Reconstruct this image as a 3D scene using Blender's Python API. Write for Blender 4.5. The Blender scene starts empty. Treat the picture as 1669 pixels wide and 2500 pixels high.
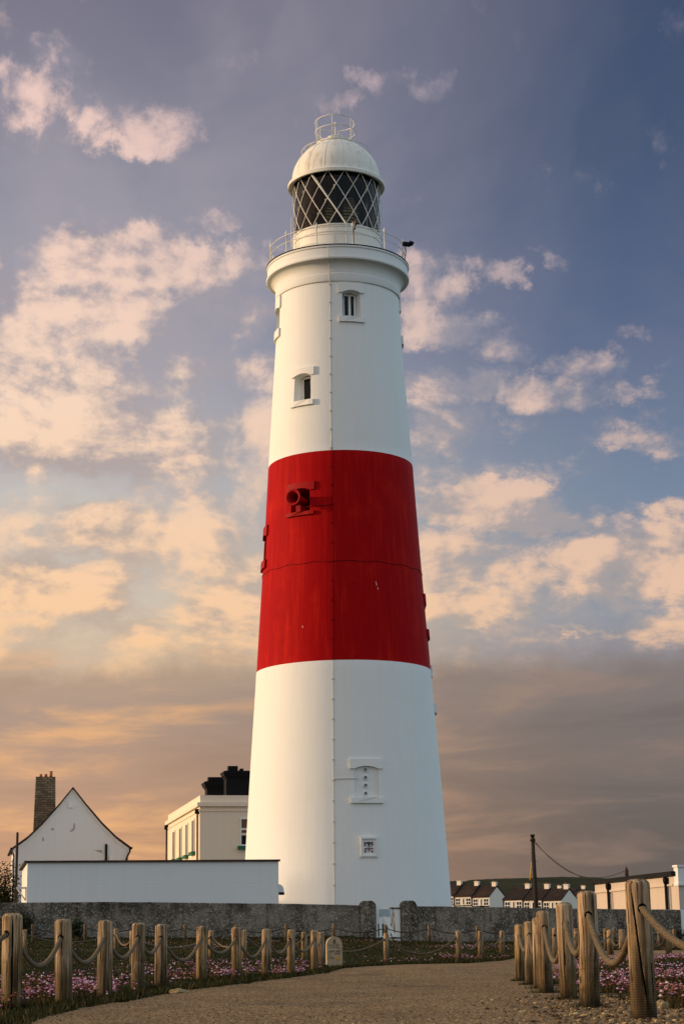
import bpy, bmesh, math, random
import numpy as np
from mathutils import Vector, Matrix, noise as mnoise
R = math.radians
PI = math.pi
random.seed(7)
rng = np.random.default_rng(7)
sc = bpy.context.scene
col = sc.collection

# ------------------------------------------------------------------ camera
F_PX, EYE = 4600.0, 0.36
TH = math.atan(1078 / F_PX)
RO = R(0.87)
fw = np.array([0, math.cos(TH), math.sin(TH)])
up0 = np.array([0, -math.sin(TH), math.cos(TH)])
rt0 = np.array([1.0, 0, 0])
rt = math.cos(RO) * rt0 - math.sin(RO) * up0
up = math.sin(RO) * rt0 + math.cos(RO) * up0
cam_d = bpy.data.cameras.new('camera')
cam = bpy.data.objects.new('camera', cam_d)
col.objects.link(cam)
m = Matrix(((rt[0], up[0], -fw[0], 0), (rt[1], up[1], -fw[1], 0), (rt[2], up[2], -fw[2], EYE), (0, 0, 0, 1)))
cam.matrix_world = m
cam_d.sensor_fit = 'VERTICAL'
cam_d.sensor_height = 36
cam_d.lens = 36 * F_PX / 2500
cam_d.clip_start = 0.1
cam_d.clip_end = 6000
sc.camera = cam


def at(px, py, Y):
    """world point at forward distance Y seen at photo coordinate (px, py)"""
    d = (px - 834.5) / F_PX * rt - (py - 1250) / F_PX * up + fw
    p = d * (Y / d[1])
    return Vector((p[0], p[1], p[2] + EYE))


def ray(px, py):
    d = (px - 834.5) / F_PX * rt - (py - 1250) / F_PX * up + fw
    return d / np.linalg.norm(d)


# ------------------------------------------------------------------ sky and sun
SUN_EL, SUN_DIR = R(10.0), Vector((-1.0, 0.03, 0)).normalized()
sun_vec = Vector((SUN_DIR.x * math.cos(SUN_EL), SUN_DIR.y * math.cos(SUN_EL), math.sin(SUN_EL)))
sd = bpy.data.lights.new('sun', 'SUN')
sd.energy = 4.0
sd.angle = R(3.0)
sd.color = (1.0, 0.69, 0.41)
so = bpy.data.objects.new('sun', sd)
so.rotation_euler = sun_vec.to_track_quat('Z', 'Y').to_euler()
so.location = (-60, 0, 60)
col.objects.link(so)
sc.view_settings.view_transform = 'Standard'
sc.view_settings.look = 'None'
sc.view_settings.exposure = 0
sc.view_settings.gamma = 1


def lin(c):
    return tuple(((v / 255) / 12.92 if v / 255 <= 0.04045 else ((v / 255 + 0.055) / 1.055) ** 2.4) for v in c) + (1,)


class NT:
    """thin helper to write node graphs"""
    def __init__(s, tree):
        s.t = tree; s.n = tree.nodes; s.l = tree.links

    def new(s, typ, **kw):
        nd = s.n.new(typ)
        for k, v in kw.items():
            setattr(nd, k, v)
        return nd

    def put(s, nd, idx, v):
        if v is None: return
        if isinstance(v, bpy.types.NodeSocket): s.l.new(v, nd.inputs[idx])
        else:
            try: nd.inputs[idx].default_value = v
            except Exception:
                nd.inputs[idx].default_value = tuple(v)[:3]

    def math(s, op, a, b=None, c=None, clamp=False):
        nd = s.new('ShaderNodeMath', operation=op, use_clamp=clamp)
        s.put(nd, 0, a); s.put(nd, 1, b); s.put(nd, 2, c)
        return nd.outputs[0]

    def vmath(s, op, a, b=None, out=0):
        nd = s.new('ShaderNodeVectorMath', operation=op)
        s.put(nd, 0, a)
        if b is not None: s.put(nd, 1, b)
        return nd.outputs[out]

    def mix(s, f, a, b, blend='MIX'):
        nd = s.new('ShaderNodeMix', data_type='RGBA', blend_type=blend)
        s.put(nd, 0, f); s.put(nd, 6, a); s.put(nd, 7, b)
        return nd.outputs[2]

    def ramp(s, f, stops, interp='LINEAR'):
        nd = s.new('ShaderNodeValToRGB')
        cr = nd.color_ramp; cr.interpolation = interp
        while len(cr.elements) < len(stops): cr.elements.new(0.5)
        for e, (p, c) in zip(cr.elements, stops):
            e.position = p
            e.color = c if len(c) == 4 else tuple(c) + (1,)
        s.put(nd, 0, f)
        return nd.outputs[0]

    def smap(s, v, a, b, c=0.0, d=1.0, smooth=True):
        nd = s.new('ShaderNodeMapRange', interpolation_type='SMOOTHSTEP' if smooth else 'LINEAR')
        for i, q in enumerate((v, a, b, c, d)): s.put(nd, i, q)
        return nd.outputs[0]

    def noise(s, vec, scale=5, detail=4, rough=0.5, dist=0.0, out=0, dim='3D'):
        nd = s.new('ShaderNodeTexNoise', noise_dimensions=dim)
        if vec is not None: s.l.new(vec, nd.inputs['Vector'])
        nd.inputs['Scale'].default_value = scale
        nd.inputs['Detail'].default_value = detail
        nd.inputs['Roughness'].default_value = rough
        nd.inputs['Distortion'].default_value = dist
        return nd.outputs[out]

    def vor(s, vec, scale=5, feature='F1', out=0, rnd=1.0):
        nd = s.new('ShaderNodeTexVoronoi', feature=feature)
        if vec is not None: s.l.new(vec, nd.inputs['Vector'])
        nd.inputs['Scale'].default_value = scale
        nd.inputs['Randomness'].default_value = rnd
        return nd.outputs[out]

    def mapping(s, vec, loc=(0, 0, 0), rot=(0, 0, 0), scale=(1, 1, 1)):
        nd = s.new('ShaderNodeMapping')
        s.l.new(vec, nd.inputs[0])
        nd.inputs[1].default_value = loc; nd.inputs[2].default_value = rot; nd.inputs[3].default_value = scale
        return nd.outputs[0]


def build_world():
    w = bpy.data.worlds.new('World'); sc.world = w; w.use_nodes = True
    N = NT(w.node_tree); N.n.clear()
    out = N.new('ShaderNodeOutputWorld')
    tc = N.new('ShaderNodeTexCoord').outputs['Generated']
    sep = N.new('ShaderNodeSeparateXYZ'); N.l.new(tc, sep.inputs[0])
    x, y, z = sep.outputs
    az = N.math('MULTIPLY', N.math('ARCTAN2', x, y), 180 / PI)
    el = N.math('MULTIPLY', N.math('ARCSINE', N.math('MINIMUM', z, 0.9999)), 180 / PI)
    # noise space: azimuth and a stretched elevation, so that clouds flatten towards the horizon
    v = N.math('MULTIPLY', N.math('LOGARITHM', N.math('ADD', N.math('MAXIMUM', el, -3.0), 7.0), math.e), 2.4)
    u = N.math('MULTIPLY', az, 0.078)
    cmb = N.new('ShaderNodeCombineXYZ'); N.l.new(u, cmb.inputs[0]); N.l.new(v, cmb.inputs[1])
    uv = cmb.outputs[0]
    wob = N.noise(uv, 2.2, 3, 0.55, out=1)
    wob = N.vmath('SUBTRACT', wob, (0.5, 0.5, 0.5))
    ae = N.new('ShaderNodeCombineXYZ'); N.l.new(az, ae.inputs[0]); N.l.new(el, ae.inputs[1])
    sc_ = N.new('ShaderNodeVectorMath', operation='SCALE'); N.l.new(wob, sc_.inputs[0]); sc_.inputs[3].default_value = 2.4
    aev = N.vmath('ADD', ae.outputs[0], sc_.outputs[0])
    wob2 = N.vmath('SUBTRACT', N.noise(uv, 11, 6, 0.68, out=1), (0.5, 0.5, 0.5))
    aev = N.vmath('ADD', aev, N.vmath('MULTIPLY', wob2, (3.4, 1.9, 0)))
    # where the cloud masses stand in the sky: azimuth, elevation, half widths (deg), weight
    blobs = SKY_BLOBS
    tot = None
    for (bx, by, rx, ry, wt) in blobs:
        d = N.vmath('SUBTRACT', aev, (bx, by, 0))
        d = N.vmath('MULTIPLY', d, (1 / rx, 1 / ry, 0))
        q = N.vmath('DOT_PRODUCT', d, d, out=1)
        g = N.math('MULTIPLY', N.math('MAXIMUM', N.math('SUBTRACT', 1.0, N.math('MULTIPLY', q, 0.42)), 0.0), wt)
        tot = g if tot is None else N.math('MAXIMUM', tot, g)
    for (bx, by, rx, ry, wt) in SKY_GAPS:          # clear stretches between the cloud masses
        d = N.vmath('SUBTRACT', aev, (bx, by, 0))
        d = N.vmath('MULTIPLY', d, (1 / rx, 1 / ry, 0))
        q = N.vmath('DOT_PRODUCT', d, d, out=1)
        tot = N.math('SUBTRACT', tot, N.math('MULTIPLY', N.math('MAXIMUM', N.math('SUBTRACT', 1.0, N.math('MULTIPLY', q, 0.42)), 0.0), wt))
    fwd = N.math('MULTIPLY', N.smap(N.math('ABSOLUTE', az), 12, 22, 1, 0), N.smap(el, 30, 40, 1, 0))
    # fractal cloud field, sampled twice (the second time shifted away from the sun)
    def field(vec):
        a = N.noise(vec, 2.3, 10, 0.60, 0.35)
        b = N.noise(vec, 8.0, 8, 0.66, 0.15)
        return N.math('ADD', N.math('MULTIPLY', a, 0.66), N.math('MULTIPLY', b, 0.34))
    n1 = field(uv)
    n2 = field(N.vmath('ADD', uv, (-0.028, 0.034, 0)))
    n3 = N.noise(N.vmath('ADD', uv, (-0.075, 0.085, 0)), 2.3, 4, 0.55, 0.35)
    n0 = N.noise(uv, 2.3, 4, 0.55, 0.35)
    gen = N.math('MULTIPLY', N.math('SUBTRACT', 1.0, fwd), 0.42)      # general cloudiness away from the view
    bias = N.math('ADD', N.math('MULTIPLY', tot, fwd), gen)
    dens = N.math('ADD', N.math('MULTIPLY', bias, 0.92), N.math('MULTIPLY', N.math('SUBTRACT', n1, 0.5), 2.9))
    cov = N.smap(dens, 0.06, 0.74)
    lightn = N.math('ADD', 0.5, N.math('MULTIPLY', N.math('SUBTRACT', n1, n2), 6.5), clamp=True)
    big_l = N.math('ADD', 0.5, N.math('MULTIPLY', N.math('SUBTRACT', n0, n3), 4.2), clamp=True)
    lightn = N.math('ADD', N.math('MULTIPLY', lightn, 0.40), N.math('MULTIPLY', big_l, 0.50))
    lightn = N.math('ADD', lightn, N.math('MULTIPLY', N.smap(dens, 0.30, 1.1, 0, 1), 0.16))
    t = N.smap(az, -11, 10)
    e01 = N.math('DIVIDE', el, 30.0, clamp=True)
    L = N.ramp(e01, [(0, lin((226, 162, 104))), (0.10, lin((222, 172, 120))), (0.27, lin((226, 194, 154))), (0.36, lin((230, 212, 182))), (0.46, lin((204, 198, 190))),
                     (0.6, lin((160, 162, 174))), (0.8, lin((138, 137, 152))), (0.95, lin((124, 121, 138))), (1, lin((114, 112, 132)))])
    Rr = N.ramp(e01, [(0, lin((112, 97, 92))), (0.12, lin((118, 103, 97))), (0.26, lin((140, 128, 128))), (0.33, lin((142, 148, 160))), (0.45, lin((116, 134, 158))),
                      (0.6, lin((88, 104, 136))), (0.8, lin((70, 86, 116))), (1, lin((62, 76, 106)))])
    base = N.mix(t, L, Rr)
    veil = N.math('MULTIPLY', N.smap(N.noise(uv, 0.9, 5, 0.6, 0.4), 0.38, 0.66), N.smap(az, -10, 9, 0.55, 0.12))
    base = N.mix(veil, base, lin((176, 166, 174)))
    ns = N.new('ShaderNodeTexSky', sky_type='NISHITA'); ns.sun_disc = False
    ns.sun_elevation = SUN_EL; ns.sun_rotation = math.atan2(sun_vec.x, sun_vec.y)
    # clouds
    cl = N.ramp(e01, [(0, lin((255, 190, 120))), (0.3, lin((255, 206, 156))), (0.55, lin((255, 220, 192))), (0.85, lin((244, 208, 196))), (1, lin((226, 196, 192)))])
    cr_ = N.ramp(e01, [(0, lin((150, 126, 112))), (0.22, lin((190, 155, 138))), (0.32, lin((250, 204, 166))), (0.6, lin((226, 196, 184))), (0.8, lin((182, 166, 178))), (1, lin((140, 134, 158)))])
    ds = N.ramp(e01, [(0, lin((190, 146, 112))), (0.3, lin((196, 172, 152))), (0.6, lin((168, 160, 166))), (1, lin((132, 130, 150)))])
    bright = N.mix(t, cl, cr_)
    cloud = N.mix(N.smap(lightn, 0.22, 0.80), N.mix(N.math('MULTIPLY', t, 0.35), ds, base), bright)
    # dull bank low over the horizon with a ragged top edge
    edge = N.math('ADD', 8.9, N.math('MULTIPLY', N.math('SUBTRACT', N.noise(N.mapping(uv, scale=(2.2, 1.0, 1)), 1.6, 9, 0.62), 0.5), 3.4))
    bank = N.smap(N.math('SUBTRACT', edge, el), -0.35, 0.9)
    bankc = N.mix(t, N.ramp(e01, [(0, lin((226, 166, 114))), (0.12, lin((202, 154, 120))), (0.24, lin((176, 150, 134))), (0.3, lin((200, 170, 142)))]),
                  N.ramp(e01, [(0, lin((98, 89, 86))), (0.12, lin((106, 97, 93))), (0.3, lin((134, 122, 118)))]))
    st = N.noise(N.mapping(uv, scale=(1.0, 2.3, 1)), 1.7, 8, 0.58, 0.5)
    streak = N.math('MULTIPLY', N.smap(st, 0.48, 0.70), N.smap(az, -10, 6, 0.85, 0.40))
    bankc = N.mix(streak, bankc, N.mix(t, lin((255, 190, 126)), lin((168, 138, 122))))
    dk = N.math('MULTIPLY', N.smap(st, 0.5, 0.3), 0.35)
    bankc = N.mix(dk, bankc, N.mix(t, lin((160, 130, 112)), lin((96, 88, 86))))
    cov2 = N.math('MULTIPLY', cov, N.math('ADD', 0.93, N.math('MULTIPLY', t, -0.1)))
    skyc = N.mix(cov2, base, cloud)
    skyc = N.mix(N.math('MULTIPLY', bank, 0.93), skyc, bankc)
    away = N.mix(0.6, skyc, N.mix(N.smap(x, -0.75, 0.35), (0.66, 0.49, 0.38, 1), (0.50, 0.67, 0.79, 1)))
    skyc = N.mix(fwd, N.mix(1.0, away, (1.5, 1.5, 1.5, 1), 'MULTIPLY'), skyc)  # sky outside the view is brightened and tinted as added fill light
    low = N.smap(el, -1.5, 0.0)
    skyc = N.mix(low, lin((60, 52, 46)), skyc)
    b1 = N.new('ShaderNodeBackground'); N.l.new(ns.outputs[0], b1.inputs[0]); b1.inputs[1].default_value = 0.10
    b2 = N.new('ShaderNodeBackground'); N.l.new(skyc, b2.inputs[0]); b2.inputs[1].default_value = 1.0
    ms = N.new('ShaderNodeMixShader')
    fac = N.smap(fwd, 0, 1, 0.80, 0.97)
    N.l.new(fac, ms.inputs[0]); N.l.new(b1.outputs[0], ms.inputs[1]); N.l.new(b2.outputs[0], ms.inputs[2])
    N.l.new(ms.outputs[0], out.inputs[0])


def _blob(x, y, rx, ry, w):           # from 1568-wide photo units to degrees of sky
    d = ray(x * 1.0644, y * 1.0644)
    k = 1 / 4322 * 180 / PI
    return (math.degrees(math.atan2(d[0], d[1])), math.degrees(math.asin(d[2])), rx * k * 1.15, ry * k * 1.15, w)


SKY_BLOBS = [_blob(*b) for b in [
    (250, 1120, 420, 330, .58), (1200, 1230, 300, 240, .40), (280, 800, 400, 190, .5),
    (50, 205, 110, 50, 1), (160, 125, 70, 40, .55), (230, 255, 70, 28, .8), (330, 280, 110, 40, .62), (300, 335, 60, 24, .75),
    (465, 482, 60, 22, .85), (525, 140, 80, 30, .5), (300, 600, 190, 70, 1.0), (40, 740, 130, 110, 1.0), (250, 740, 230, 110, .8), (560, 705, 110, 45, .85),
    (500, 835, 150, 45, .8), (190, 865, 190, 45, .95), (250, 990, 360, 90, .95), (560, 590, 60, 40, .5), (540, 960, 120, 60, .7),
    (985, 178, 58, 34, .72), (858, 184, 54, 26, .62), (765, 232, 60, 16, .4), (985, 655, 75, 60, .72), (1010, 765, 90, 35, .8), (1140, 800, 70, 40, .7), (1130, 632, 50, 26, .6), (1460, 720, 60, 22, .55),
    (1235, 585, 50, 22, .55), (1210, 745, 70, 20, .5), (1190, 900, 200, 40, .88), (1330, 835, 70, 50, .62), (1060, 1000, 110, 50, .62), (1440, 1010, 70, 30, .5),
    (1130, 1160, 150, 45, .95), (1270, 1205, 120, 30, .95), (1530, 1150, 55, 30, 1), (1470, 1300, 160, 85, 1.05), (1190, 1330, 110, 26, .62), (1060, 1310, 80, 70, .7),
    (1090, 1408, 110, 30, .85), (1330, 1472, 70, 10, .7), (1520, 1440, 110, 45, .9), (270, 1225, 140, 80, .85), (110, 1340, 220, 60, .9),
    (520, 1400, 120, 90, .95), (300, 1430, 130, 40, .7), (540, 1250, 60, 80, .5), (450, 1170, 60, 30, .6), (1310, 385, 70, 30, .5), (1535, 290, 55, 55, .5)]]
SKY_GAPS = [_blob(*b) for b in [(180, 440, 330, 62, .75), (420, 60, 260, 60, .3), (1290, 330, 320, 230, .20), (1380, 620, 200, 110, .3), (120, 1130, 150, 28, .3), (1420, 1080, 150, 40, .4)]]
build_world()


# ------------------------------------------------------------------ materials
def mat(name, color=(0.5, 0.5, 0.5), rough=0.7, spec=0.3, metal=0.0, fn=None, trans=0):
    mt = bpy.data.materials.new(name); mt.use_nodes = True
    N = NT(mt.node_tree)
    b = N.n['Principled BSDF']
    b.inputs['Base Color'].default_value = tuple(color)[:3] + (1,)
    b.inputs['Roughness'].default_value = rough
    b.inputs['Specular IOR Level'].default_value = spec
    b.inputs['Metallic'].default_value = metal
    if fn:
        tc = N.new('ShaderNodeTexCoord').outputs['Object']
        fn(N, b, tc)
    return mt


def bump(N, b, h, dist=0.01, strength=1.0):
    bp = N.new('ShaderNodeBump'); N.l.new(h, bp.inputs['Height'])
    bp.inputs['Distance'].default_value = dist; bp.inputs['Strength'].default_value = strength
    N.l.new(bp.outputs[0], b.inputs['Normal'])


def setc(N, b, c): N.l.new(c, b.inputs['Base Color'])


def f_render(base, dirty, course=0.45, amt=0.5):
    """painted render over coursed masonry: faint streaks, faint courses"""
    def fn(N, b, tc):
        st = N.noise(N.mapping(tc, scale=(3.2, 3.2, 0.12)), 1.4, 6, 0.6)
        bl = N.noise(tc, 0.55, 5, 0.6)
        fine = N.noise(tc, 14, 4, 0.6)
        f = N.math('ADD', N.math('MULTIPLY', N.smap(st, 0.45, 0.75), 0.6), N.math('MULTIPLY', N.smap(bl, 0.5, 0.75), 0.5))
        c = N.mix(N.math('MULTIPLY', f, amt), base, dirty)
        setc(N, b, c)
        z = N.new('ShaderNodeSeparateXYZ'); N.l.new(tc, z.inputs[0])
        saw = N.math('FRACT', N.math('DIVIDE', z.outputs[2], course))
        gr = N.math('MULTIPLY', N.smap(saw, 0.0, 0.05), N.smap(saw, 1.0, 0.95))
        brk = N.smap(N.noise(N.mapping(tc, scale=(1, 1, 3)), 1.3, 2), 0.45, 0.62)
        gr = N.math('SUBTRACT', 1.0, N.math('MULTIPLY', N.math('SUBTRACT', 1.0, gr), brk))
        h = N.math('ADD', N.math('MULTIPLY', fine, 0.5), N.math('MULTIPLY', gr, 0.6))
        h = N.math('ADD', h, N.math('MULTIPLY', N.noise(N.mapping(tc, scale=(1, 1, 0.4)), 1.7, 4), 1.6))
        bump(N, b, h, 0.014, 0.4)
    return fn


M = {}
M['white'] = mat('white_masonry_paint', rough=0.62, spec=0.25, fn=f_render((0.76, 0.78, 0.76, 1), (0.68, 0.68, 0.62, 1), amt=.4))
M['red'] = mat('red_masonry_paint', rough=0.72, spec=0.06, fn=f_render((0.33, 0.001, 0.003, 1), (0.52, 0.012, 0.004, 1), amt=0.9))
M['whitetrim'] = mat('white_trim', (0.76, 0.77, 0.74), 0.55, 0.3)
M['ironwhite'] = mat('white_painted_iron', rough=0.5, spec=0.35, fn=lambda N, b, tc: (
    setc(N, b, N.mix(N.smap(N.noise(N.mapping(tc, scale=(2, 2, .4)), 1.6, 6, .65), .5, .74), (0.72, 0.71, 0.64, 1), (0.50, 0.45, 0.34, 1)))))
M['redtrim'] = mat('red_trim', (0.30, 0.003, 0.005), 0.6, 0.1)
M['annex'] = mat('white_render_wall', rough=0.7, spec=0.2, fn=f_render((0.71, 0.73, 0.72, 1), (0.62, 0.64, 0.61, 1), 0.9))
M['cream'] = mat('cream_render', rough=0.7, spec=0.2, fn=f_render((0.80, 0.69, 0.54, 1), (0.72, 0.60, 0.45, 1), 0.9, .4))
M['black'] = mat('black_paint', (0.006, 0.006, 0.007), 0.6, 0.12)
M['dark'] = mat('dark_interior', (0.006, 0.007, 0.007), 0.8, 0.1)
M['conduit'] = mat('grey_conduit', (0.50, 0.51, 0.48), 0.6, 0.2)
M['green'] = mat('green_paint', (0.004, 0.13, 0.055), 0.5, 0.3)
M['darkgreen'] = mat('dark_green_paint', (0.006, 0.11, 0.07), 0.5, 0.3)
M['terracotta'] = mat('terracotta', (0.33, 0.10, 0.04), 0.8, 0.2)
M['roof'] = mat('dark_slate_roof', rough=0.8, spec=0.12, fn=lambda N, b, tc: (
    setc(N, b, N.mix(N.smap(N.noise(tc, 0.9, 7, .65), .35, .7), (0.035, 0.028, 0.024, 1), (0.10, 0.055, 0.035, 1)))))
M['bronze'] = mat('bronze', (0.05, 0.03, 0.015), 0.35, 0.5, 0.6)
M['lens'] = mat('prism_lens_glass', (0.55, 0.45, 0.25), 0.10, 0.9, 0.8)
M['hole'] = mat('dark_hole', (0.008, 0.006, 0.004), 0.9, 0.05)


def f_brick(N, b, tc):
    bt = N.new('ShaderNodeTexBrick')
    mp = N.mapping(tc, rot=(R(90), 0, 0), scale=(1, 1, 1))
    # run the pattern round both faces: use x+y as the horizontal coordinate
    s = N.new('ShaderNodeSeparateXYZ'); N.l.new(tc, s.inputs[0])
    cb = N.new('ShaderNodeCombineXYZ'); N.l.new(N.math('ADD', s.outputs[0], s.outputs[1]), cb.inputs[0]); N.l.new(s.outputs[2], cb.inputs[1])
    wv = N.noise(tc, 5, 3, out=1)
    vv = N.vmath('ADD', cb.outputs[0], N.vmath('MULTIPLY', N.vmath('SUBTRACT', wv, (.5, .5, .5)), (.09, .05, 0)))
    N.l.new(vv, bt.inputs['Vector'])
    bt.inputs['Color1'].default_value = (0.34, 0.26, 0.16, 1); bt.inputs['Color2'].default_value = (0.09, 0.065, 0.045, 1)
    bt.inputs['Mortar'].default_value = (0.03, 0.024, 0.018, 1)
    bt.inputs['Scale'].default_value = 1.0; bt.inputs['Brick Width'].default_value = 0.44; bt.inputs['Row Height'].default_value = 0.165
    bt.inputs['Mortar Size'].default_value = 0.02; bt.inputs['Bias'].default_value = -0.1
    c = N.mix(0.35, bt.outputs[0], N.mix(N.noise(tc, 6, 5), (0.04, 0.03, 0.02, 1), (0.36, 0.27, 0.17, 1)))
    setc(N, b, c); bump(N, b, bt.outputs[1], -0.03, 0.7)
M['brick'] = mat('weathered_chimney_stone', rough=0.9, spec=0.1, fn=f_brick)


def f_roughcast(N, b, tc):
    v1 = N.vor(N.mapping(tc, scale=(1, 1, 1)), 22)
    v1c = N.vor(tc, 22, out=1)
    sp = N.new('ShaderNodeSeparateColor'); N.l.new(v1c, sp.inputs[0])
    big = N.noise(tc, 0.8, 6, 0.62)
    streak = N.noise(N.mapping(tc, scale=(2.2, 2.2, 0.35)), 1.2, 5, 0.6)
    mid = N.noise(tc, 9, 8, 0.75)
    darkc = N.mix(N.smap(big, .4, .62), (0.11, 0.094, 0.070, 1), (0.27, 0.232, 0.18, 1))
    darkc = N.mix(N.smap(streak, 0.48, 0.66, 0, 0.65), darkc, (0.018, 0.014, 0.010, 1))
    peb = N.math('MULTIPLY', N.smap(sp.outputs[0], 0.42, 0.9), N.smap(mid, 0.40, 0.60))
    c = N.mix(peb, darkc, (0.44, 0.40, 0.34, 1))
    pat = N.smap(N.noise(tc, 3.4, 6, .7), .58, .7)
    c = N.mix(N.math('MULTIPLY', pat, .4), c, (0.34, 0.30, 0.24, 1))
    zz = N.new('ShaderNodeSeparateXYZ'); N.l.new(tc, zz.inputs[0])
    topd = N.math('MULTIPLY', N.smap(zz.outputs[2], 1.9, 2.6), N.smap(N.noise(N.mapping(tc, scale=(1, 1, .4)), 1.1, 6, .65), .42, .58))
    c = N.mix(N.math('MULTIPLY', topd, .7), c, (0.030, 0.025, 0.018, 1))
    setc(N, b, c)
    h = N.math('ADD', N.math('MULTIPLY', v1, -0.7), N.math('MULTIPLY', mid, 1.3))
    bump(N, b, h, 0.05, 1.0)
M['roughcast'] = mat('weathered_roughcast', rough=0.92, spec=0.1, fn=f_roughcast)


def wood(name, dark=1.0, gold=0.4):
    def fn(N, b, tc):
        oi = N.new('ShaderNodeObjectInfo').outputs['Random']
        off = N.new('ShaderNodeCombineXYZ')
        for i, k in enumerate((17.0, 31.0, 9.0)): N.l.new(N.math('MULTIPLY', oi, k), off.inputs[i])
        p = N.vmath('ADD', tc, off.outputs[0])
        # grain runs up the post and swirls round knots
        kn = N.vor(N.mapping(p, scale=(1, 1, 0.55)), 5.2)
        warp = N.smap(kn, 0.0, 0.32, 0.05, 0.0)
        q = N.vmath('ADD', p, N.mapping(N.noise(p, 3, 2, out=1), scale=(.03, .03, .03)))
        cb = N.new('ShaderNodeCombineXYZ')
        for i in range(3): N.l.new(warp, cb.inputs[i])
        q = N.vmath('ADD', q, cb.outputs[0])
        g1 = N.noise(N.mapping(q, scale=(30, 30, 1.3)), 1.0, 6, 0.7)
        g2 = N.noise(N.mapping(q, scale=(70, 70, 2.0)), 1.0, 4, 0.6)
        big = N.noise(p, 3.5, 4, 0.55)
        c = N.ramp(N.math('ADD', N.math('MULTIPLY', g1, .65), N.math('MULTIPLY', g2, .35)),
                   [(0.41, (0.028 * dark, 0.016 * dark, 0.008 * dark)), (0.48, (0.18 * dark, 0.115 * dark, 0.06 * dark)), (0.54, (0.42 * dark, 0.30 * dark, 0.18 * dark)), (0.63, (0.60 * dark, 0.47 * dark, 0.32 * dark))])
        c = N.mix(N.smap(big, .45, .7, 0, gold), c, (0.42 * dark, 0.25 * dark, 0.07 * dark, 1))
        # saw marks and green-brown stain on the lower part, blackened top
        sp = N.new('ShaderNodeSeparateXYZ'); N.l.new(tc, sp.inputs[0])
        z = sp.outputs[2]
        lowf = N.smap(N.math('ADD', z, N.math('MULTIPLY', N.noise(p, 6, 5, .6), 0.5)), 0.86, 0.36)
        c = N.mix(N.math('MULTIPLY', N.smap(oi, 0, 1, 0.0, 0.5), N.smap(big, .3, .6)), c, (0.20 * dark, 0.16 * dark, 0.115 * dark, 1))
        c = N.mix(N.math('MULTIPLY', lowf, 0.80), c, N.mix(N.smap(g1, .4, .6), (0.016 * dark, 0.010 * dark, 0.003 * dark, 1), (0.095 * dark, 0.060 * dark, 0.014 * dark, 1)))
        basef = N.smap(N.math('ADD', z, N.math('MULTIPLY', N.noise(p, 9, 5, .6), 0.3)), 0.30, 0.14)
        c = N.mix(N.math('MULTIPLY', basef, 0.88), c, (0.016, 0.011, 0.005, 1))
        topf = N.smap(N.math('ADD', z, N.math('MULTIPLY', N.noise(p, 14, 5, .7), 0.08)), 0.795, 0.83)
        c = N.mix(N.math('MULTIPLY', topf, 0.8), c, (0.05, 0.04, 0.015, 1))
        knot = N.smap(kn, 0.10, 0.05)
        ring = N.math('MULTIPLY', N.smap(kn, 0.19, 0.13), N.smap(kn, 0.09, 0.12))
        c = N.mix(N.math('MULTIPLY', ring, 0.45), c, (0.20, 0.11, 0.04, 1))
        c = N.mix(N.math('MULTIPLY', knot, 0.9), c, (0.035, 0.02, 0.01, 1))
        ckn = N.noise(N.mapping(q, scale=(14, 14, 0.5)), 1.0, 3, 0.5)
        ck = N.math('MULTIPLY', N.smap(N.math('ABSOLUTE', N.math('SUBTRACT', ckn, 0.5)), 0.010, 0.003), N.smap(N.noise(p, 2.3, 2), .5, .6))
        c = N.mix(N.math('MULTIPLY', ck, 0.9), c, (0.02, 0.013, 0.006, 1))
        spots = N.smap(N.vor(N.mapping(p, scale=(1, 1, .6)), 21), 0.13, 0.07)
        c = N.mix(N.math('MULTIPLY', spots, 0.6), c, (0.05, 0.03, 0.015, 1))
        setc(N, b, c)
        wv = N.new('ShaderNodeTexWave', wave_type='BANDS', bands_direction='Z')
        N.l.new(p, wv.inputs[0]); wv.inputs['Scale'].default_value = 24; wv.inputs['Distortion'].default_value = 1.5
        h = N.math('ADD', N.math('MULTIPLY', g1, 1.0), N.math('MULTIPLY', g2, 0.5))
        h = N.math('SUBTRACT', h, N.math('MULTIPLY', ck, 1.2))
        h = N.math('ADD', h, N.math('MULTIPLY', N.math('MULTIPLY', wv.outputs[1], lowf), 0.3))
        bump(N, b, h, 0.006, 0.9)
    return mat(name, rough=0.8, spec=0.15, fn=fn)
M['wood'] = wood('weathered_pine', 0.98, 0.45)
M['woodfar'] = wood('dark_brown_timber', 0.6, 0.6)  # same wood in a darker tone for the far posts


def f_rope(N, b, tc):
    n = N.noise(tc, 160, 4, 0.7); n2 = N.noise(tc, 4, 3)
    setc(N, b, N.mix(N.smap(n, .3, .7), N.mix(n2, (0.035, 0.026, 0.016, 1), (0.075, 0.056, 0.034, 1)), (0.20, 0.158, 0.10, 1)))
    bump(N, b, n, 0.003, 0.8)
M['rope'] = mat('hemp_rope', rough=0.9, spec=0.1, fn=f_rope)
M['ropedark'] = mat('dark_rope', (0.05, 0.04, 0.03), 0.9, 0.1)  # plain darker rope for the farthest rows


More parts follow.
